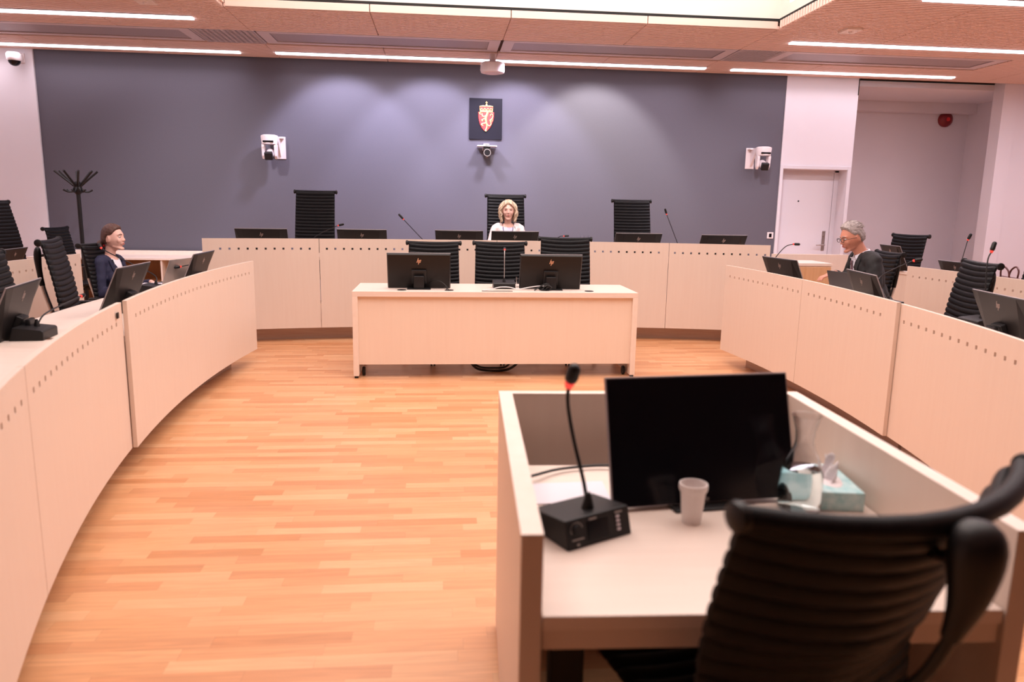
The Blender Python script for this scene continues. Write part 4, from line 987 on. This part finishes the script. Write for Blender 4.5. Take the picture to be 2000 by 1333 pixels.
def person(name, label, loc, face, hipz, lean, hp, hy, arms, sc, opt, headoff=(0, .035, .168)):
    """arms: for each side (elbow, wrist, fingertip direction) in local coordinates"""
    male = opt['male']; Hc = Vector((0, 0, hipz)); Ll = math.radians(lean)
    tt = Vector((0, math.sin(Ll), math.cos(Ll)))
    Tt = TL(*Hc) @ RX(-Ll)                        # torso frame
    def c(p): return Tt @ Vector(p)
    R3 = Tt.to_3x3(); bw = 1.0 if male else .90
    Hd = c((0, headoff[1], .50+headoff[2])); TH = TL(*Hd) @ RZ(math.radians(hy)) @ RX(math.radians(-hp))
    q = MB()
    head_volumes(q, TH, male)
    q.cap(c((0, -.005, .44)), .055 if male else .046, TH @ Vector((0, -.022, -.05)), .052 if male else .044)
    def torso(q, g):
        q.ell(c((0, 0, .32)), (.168*bw+g, .112*bw+g, .20+g), R3); q.ell(c((0, .0, .12)), (.150*bw+g, .110*bw+g, .19+g), R3); q.ell(c((0, -.02, 0)), (.172*bw+g, .125+g, .12+g), R3)
        q.cap(c((-.13*bw, -.01, .445)), .058*bw+g, c((.13*bw, -.01, .445)), .058*bw+g); q.ell(c((0, -.02, .44)), (.13*bw+g, .07+g, .06+g), R3)
        if not male:
            for s in (-1, 1): q.ell(c((s*.07, .085, .30)), (.062+g, .05+g, .06+g), R3)
    torso(q, 0)
    hands = []
    for s, (el, wr, fd) in zip((-1, 1), arms):
        sh = c((s*.175*bw, -.01, .44)); el = Vector(el); wr = Vector(wr)
        q.cap(sh, .048*bw, el, .038*bw); q.cap(el, .040*bw, wr, .026)
        f = Vector(fd).normalized(); side = f.cross(Vector((0, 0, 1))).normalized(); dn = side.cross(f).normalized()*1
        if dn.z > 0: dn = -dn
        hc = wr+f*.055
        Rh = Matrix((side, f, -dn)).transposed()
        q.ell(hc, (.040, .052, .016), Rh)
        for k, (off, ln) in enumerate(((-.029, .068), (-.010, .078), (.010, .074), (.028, .058))):
            a = wr+f*.095+side*off*s*-1
            b = a+f*ln*.5+dn*.006; d_ = b+f*ln*.38+dn*(.024)
            q.cap(a-f*.02, .0092, b, .0082, 10); q.cap(b, .0082, d_, .0070, 10)
        a = wr+f*.03-side*s*-1*(-.030)*-1
        th0 = wr+f*.028+side*s*.026*-1*1; th1 = th0+f*.035+side*s*(-.022)+dn*.008; th2 = th1+f*.028+side*s*(-.004)+dn*.008
        q.cap(th0, .012, th1, .010, 10); q.cap(th1, .0098, th2, .0085, 10)
    for s in (-1, 1):
        kn = Vector((s*.11, .43, hipz-.06)); an = Vector((s*.11, .40, .09))
        q.cap((s*.085, 0, hipz-.03), .085, kn, .060); q.cap(kn, .056, an, .040); q.cap((s*.11, .39, .045), .038, (s*.12, .56, .035), .034)
    body = mesh_obj(name, bake(q, .0050, 9, .5), M[opt['skin']])
    body.location = loc; body.rotation_euler = (0, 0, math.radians(face-90)); body.scale = (sc, sc, sc)
    tag(body, label, 'person')
    # trousers and shoes
    q = MB(); q.ell(c((0, -.02, 0)), (.180*bw, .133, .128), R3)
    for s in (-1, 1):
        kn = Vector((s*.11, .43, hipz-.06)); q.cap((s*.085, 0, hipz-.03), .095, kn, .071); q.cap(kn, .066, (s*.11, .40, .12), .056)
    mesh_obj('trousers', bake(q, .012, 3), M[opt['trousers']], body)
    for s in (-1, 1):
        q = MB(); q.cap((s*.11, .385, .05), .047, (s*.12, .575, .04), .041); mesh_obj('shoe', bake(q, .008, 3), M['plastic'], body)
    # shirt
    Ti = Tt.inverted()
    q = MB(); torso(q, .006); me = bake(q, .008, 3)
    bm = bmesh.new(); bm.from_mesh(me)
    kill = []
    for v in bm.verts:
        p = Ti @ v.co; r = math.hypot(p.x, p.y+.005)
        if p.z > opt.get('scoop', .478)-max(0, p.y)*opt.get('scoopk', 0) and r < opt.get('neckr', .075)+.03*(p.y > 0)*(opt.get('scoopk', 0) > 0): kill.append(v)
    bmesh.ops.delete(bm, geom=kill, context='VERTS'); bm.to_mesh(me); bm.free()
    shirt = mesh_obj('shirt' if male else 'top', me, M[opt['shirt']], body)
    if opt.get('collar'):
        q = MB(); n = 28
        for kk in range(n+1):
            a = PI/2+.16+(2*PI-.32)*kk/n; fr = max(0, math.sin(a)); lift = .020*(1-fr)
            q.v.append(tuple(c((.074*math.cos(a), .078*math.sin(a), .452+lift)))); q.v.append(tuple(c((.060*math.cos(a), .062*math.sin(a)+.006*fr, .500+lift))))
        q.f = [(2*i, 2*i+2, 2*i+3, 2*i+1) for i in range(n)]; q.m = [0]*n
        q.prism([(-.005, 0), (-.055, .004), (-.035, -.055)], -.003, .003, Tt @ TL(0, .078, .478) @ RX(math.radians(62))); q.prism([(.005, 0), (.035, -.055), (.055, .004)], -.003, .003, Tt @ TL(0, .078, .478) @ RX(math.radians(62)))
        q.build('collar', M[opt['shirt']], shirt, smooth=True).modifiers.new('s', 'SOLIDIFY').thickness = .004
    # jacket
    q = MB(); torso(q, .017)
    for s, (el, wr, fd) in zip((-1, 1), arms):
        sh = c((s*.172*bw, -.01, .435)); el = Vector(el); wr = Vector(wr); w2 = el.lerp(wr, .88)
        q.cap(sh, .066*bw, el, .055*bw); q.cap(el, .056*bw, w2, .040); q.cap(c((s*.06, -.01, .46)), .055, sh, .056)
    q.ell(c((0, 0, .0)), (.185*bw, .145, .12), R3)
    me = bake(q, .0075, 3)
    zv, kv = opt['vz'], opt['vk']
    bm = bmesh.new(); bm.from_mesh(me)
    kill = [v for v in bm.verts for p in [Ti @ v.co] if (p.y > 0 and p.z > zv and abs(p.x) < kv*(p.z-zv)) or (math.hypot(p.x, p.y+.005) < .068 and p.z > .472)]
    bmesh.ops.delete(bm, geom=kill, context='VERTS')
    # relief so the cloth shows soft folds
    for v in bm.verts:
        n_ = math.sin(v.co.z*70+v.co.x*25)*math.sin(v.co.x*45+v.co.y*38+1.3); v.co += v.normal*.0022*n_
    bm.to_mesh(me); bm.free()
    jk = mesh_obj('jacket', me, M[opt['jacket']], body); sd = jk.modifiers.new('s', 'SOLIDIFY'); sd.thickness = .004; sd.offset = -1
    bm = bmesh.new(); bm.from_mesh(me); bvh = BVHTree.FromBMesh(bm)
    def surf(x, z):
        h = bvh.ray_cast(c((x, .6, z)), (R3 @ Vector((0, -1, 0))).normalized())
        return Ti @ h[0] if h[0] is not None else None
    for s in (-1, 1):
        q = MB(); row = []; NZ = 12
        for i in range(NZ+1):
            z = zv+(.475-zv)*i/NZ; xin = kv*(z-zv); wl = .012+.045*math.sin(PI*min(1, (i/NZ)*.62+.12))
            ys = []
            for u in (0, .5, 1):
                x = xin+.004+wl*u; p = surf(s*x, z); ys.append((x, p.y if p is not None else None))
            yv = [y for x, y in ys if y is not None]
            row.append([(s*x, (y if y is not None else (max(yv) if yv else .1))+.007+(.003 if k_ == 2 else 0), z) for k_, (x, y) in enumerate(ys)])
        vs = [c(p) for r in row for p in r]; fs = [(i*3+j, i*3+j+1, i*3+j+4, i*3+j+3) for i in range(NZ) for j in range(2)]
        q.add(vs, fs); o = q.build('lapel', M[opt['jacket']], jk, smooth=True); sd = o.modifiers.new('s', 'SOLIDIFY'); sd.thickness = .004
    bm.free()
    bm = bmesh.new(); bm.from_mesh(shirt.data); bvh = BVHTree.FromBMesh(bm)
    if opt.get('tie'):
        q = MB(); vs = []; NZ = 14
        for i in range(NZ+1):
            z = .465-(.465-.16)*i/NZ; hw = .016+.018*i/NZ if i > 1 else .019
            for x in (-hw, hw):
                p = surf(x, z); vs.append(c((x, (p.y if p is not None else .1)+.006+(.010 if i < 2 else 0), z)))
        q.add(vs, [(2*i, 2*i+1, 2*i+3, 2*i+2) for i in range(NZ)]); o = q.build('tie', M['tie'], body); sd = o.modifiers.new('s', 'SOLIDIFY'); sd.thickness = .006
    if opt.get('lanyard'):
        q = MB()
        for s in (-1, 1):
            P = []
            for i in range(7):
                z = .47-.30*i/6; x = s*(.062-.030*i/6); p = surf(x, z); P.append(c((x, (p.y if p is not None else .11)+.006, z)))
            q.tube(P, .0035, 6)
        q.build('lanyard', M['lanyard'], body, smooth=True)
    bm.free()
    # face details
    for s in (-1, 1):
        q = MB(); q.ell(TH @ Vector((s*.031, .0755, .010)), (.0125, .0105, .0075 if not opt.get('closed') else .002), TH.to_3x3()); ey = q.build('eye', M['eye_white'] if not opt.get('closed') else M['iris'], body, smooth=True)
        if not opt.get('closed'):
            q = MB(); q.ell(TH @ Vector((s*.031, .0835, .009)), (.0052, .0035, .0056), TH.to_3x3()); q.build('iris', M['iris'], ey, smooth=True)
        q = MB(); q.tube([TH @ Vector(p) for p in ((s*.014, .0925, .031), (s*.030, .0895, .036), (s*.048, .076, .030))], [.003, .0036, .002], 6); q.build('eyebrow', M[opt['brow']], body, smooth=True)
    q = MB(); q.ell(TH @ Vector((0, .0915, -.0490)), (.019, .0055, .0026), TH.to_3x3()); q.ell(TH @ Vector((0, .0910, -.0550)), (.016, .0055, .0033), TH.to_3x3()); q.build('lips', M['lips'], body, smooth=True)
    for s in (-1, 1):
        q = MB(); Te = TH @ TL(s*.073, -.012, -.010) @ RZ(-s*.35) @ RX(-.22)
        q.ell(Te @ Vector((0, 0, 0)), (.0055, .014, .027), Te.to_3x3())
        q.tube([Te @ Vector((s*.005, .0135*math.cos(a)+.001, .026*math.sin(a)+.002)) for a in [-1.9-4.2*i/14 for i in range(15)]], .0032, 6); q.build('ear', M[opt['skin']], body, smooth=True)
    # hair
    def cap_hair(thick, line, top=0, ny=.0, namp=.003, nf=26):
        nu, nv = 64, 44; q = MB(); vs = []
        for i in range(nv+1):
            th = PI*i/nv
            for j in range(nu):
                ph = 2*PI*j/nu; x, y, z = math.sin(th)*math.cos(ph), math.sin(th)*math.sin(ph), math.cos(th)
                zl = line(y, x); mk = sst(0, .16, z-zl)
                t = thick+top*sst(.2, 1, z); nn = namp*(math.sin(ph*nf)*.6+math.sin(ph*nf*.37+z*9)+math.sin(z*31+ph*7)*.6)
                r = lambda a: a*(1 if False else 1)
                fx = .074*(1-.2*sst(.05, 1, -z)) ; fy = .095*(1-.32*sst(.15, .9, -z) if y < 0 else 1)
                e_ = (t+nn)*mk-.016*(1-mk)
                vs.append(TH @ Vector((x*(fx+e_), y*(fy+e_)-.002, z*(.118+e_))))
        q.add(vs, [(i*nu+j, (i+1)*nu+j, (i+1)*nu+(j+1) % nu, i*nu+(j+1) % nu) for i in range(nv) for j in range(nu)])
        return q
    if opt['hair'] == 'bun':
        q = cap_hair(.011, lambda y, x: .14-.66*sst(.10, .42, -y)+.46*sst(.15, .75, y), .006, namp=.0012, nf=34)
        q.ell(TH @ Vector((0, -.122, -.052)), (.035, .034, .035), TH.to_3x3()); q.ell(TH @ Vector((.006, -.122, -.066)), (.024, .020, .022), TH.to_3x3())
        for k_ in range(5): q.ell(TH @ Vector((.02*math.cos(k_*1.3), -.128+.008*math.sin(k_*2.1), -.05+.022*math.sin(k_*1.3))), (.014, .014, .014))
        q.build('hair', M['hair_brown'], body, smooth=True)
    if opt['hair'] == 'short':
        q = cap_hair(.010, lambda y, x: .12-.60*sst(.12, .5, -y)+.58*sst(.1, .75, y), .016, namp=.0022, nf=44)
        random.seed(5)
        for k_ in range(320):
            a = random.uniform(0, 2*PI); zz = random.uniform(.45, 1); rr = math.sqrt(1-zz*zz)
            if rr*math.sin(a) > .35 and zz < .80: continue
            p = Vector((rr*math.cos(a)*.083, rr*math.sin(a)*.100, zz*.135))
            if rr*math.sin(a) > .55: p.z += .006
            q.tube([TH @ p, TH @ (p+Vector((random.uniform(-.008, .008), -.016, .006))), TH @ (p+Vector((random.uniform(-.01, .01), -.032, -.002)))], [.0036, .0030, .0008], 5)
        q.build('hair', M['hair_grey'], body, smooth=True)
    if opt['hair'] == 'curly':
        q = cap_hair(.010, lambda y, x: .56*sst(.1, .6, y)-.30*(1-sst(-.2, .5, y))-.55*sst(-.1, .9, -y), .006, namp=.004)
        random.seed(11)
        for k_ in range(150):
            a = random.uniform(-.35*PI, PI*1.35); 
            if .17*PI < a < .83*PI: continue
            ca, sa = math.cos(a), math.sin(a); L_ = random.uniform(.09, .15); ph = random.uniform(0, 6)
            P = []; z0 = random.uniform(.06, .118); kx = 1+random.uniform(-.04, .12)
            for i in range(13):
                t = i/12; z = z0-(z0+L_)*t; bul = .083+.022*math.sin(PI*min(1, t*1.05))
                bul *= math.sqrt(max(.15, 1-(max(0, z-.02)/.118)**2)); P.append(TH @ Vector((ca*bul*kx+.0095*math.sin(ph+t*15)*(.4+t), sa*(bul+.014)*kx-.012+.0095*math.cos(ph+t*15)*(.4+t), z)))
            q.tube(P, [.0068]*11+[.005, .002], 6)
        # fringe swept to both sides of the parting
        for s in (-1, 1):
            for k_ in range(8):
                o_ = k_*.006; q.tube(smooth_path([TH @ Vector((s*.004+.018, .055-o_*2, .118)), TH @ Vector((s*(.035), .082-o_, .085+o_)), TH @ Vector((s*(.066), .052-o_, .050)), TH @ Vector((s*(.083), .022-o_, .0)), TH @ Vector((s*.086, .012-o_, -.06))], 5), .0085, 6)
        q.build('hair', M['hair_blond'], body, smooth=True)
    if opt.get('tieband'):
        q = MB(); q.ell(TH @ Vector((.012, -.085, -.066)), (.010, .010, .012)); q.build('hair_tie', M['red'], body, smooth=True)
    if opt.get('glasses'):
        q = MB()
        for s in (-1, 1):
            P = [TH @ Vector((s*.032+.022*math.cos(a), .104-.010*abs(math.cos(a)*s+.3)*0, .006+.018*math.sin(a))) for a in [2*PI*i/20 for i in range(21)]]
            q.tube(P, .0022, 6, cap=False); q.tube([TH @ Vector((s*.054, .102, .010)), TH @ Vector((s*.078, .06, .010)), TH @ Vector((s*.080, .0, .004))], .0020, 6)
        q.tube([TH @ Vector((-.010, .104, .010)), TH @ Vector((.010, .104, .010))], .002, 6); q.build('glasses', M['plastic'], body, smooth=True)
    return body

person('person', 'seated woman in a navy jacket with brown hair tied in a bun, looking right', (-2.90, 6.78, 0), -8, .530, 4, -2, 2,
       [((-.235, .06, .70), (-.15, .33, .775), (.3, 1, -.1)), ((.235, .06, .70), (.16, .33, .775), (-.3, 1, -.1))], .94,
       dict(male=False, skin='skin', shirt='shirt_white', jacket='suit_navy', trousers='suit_navy', vz=.16, vk=.20, hair='bun', brow='hair_brown', tieband=True, lanyard=False, scoop=.43, scoopk=.0))
person('person', 'smiling woman with curly blond hair in a cream jacket behind the judges bench', (.80, 8.98, .15), -93, .650, 3, 4, 0,
       [((-.25, .08, .74), (-.20, .30, .86), (.1, 1, -.1)), ((.26, .08, .74), (.17, .33, .86), (-.2, 1, -.1))], .95,
       dict(male=False, skin='skin', shirt='shirt_lilac', jacket='suit_cream', trousers='suit_black', vz=.12, vk=.20, hair='curly', brow='hair_blond', closed=True, lanyard=True, scoop=.50, scoopk=.48))
person('person', 'grey haired man with glasses in dark suit and tie, looking down at the right desk', (3.69, 5.96, 0), 172, .640, 18, 18, 8,
       [((-.26, .12, .80), (-.14, .42, .82), (.3, 1, -.1)), ((.26, .16, .84), (.12, .31, .93), (-.1, 1, -.25))], 1.0,
       dict(male=True, skin='skin_man', shirt='shirt_white', jacket='suit_black', trousers='suit_black', vz=.12, vk=.16, hair='short', brow='hair_grey', tie=True, collar=True, glasses=True), headoff=(0, .05, .150))
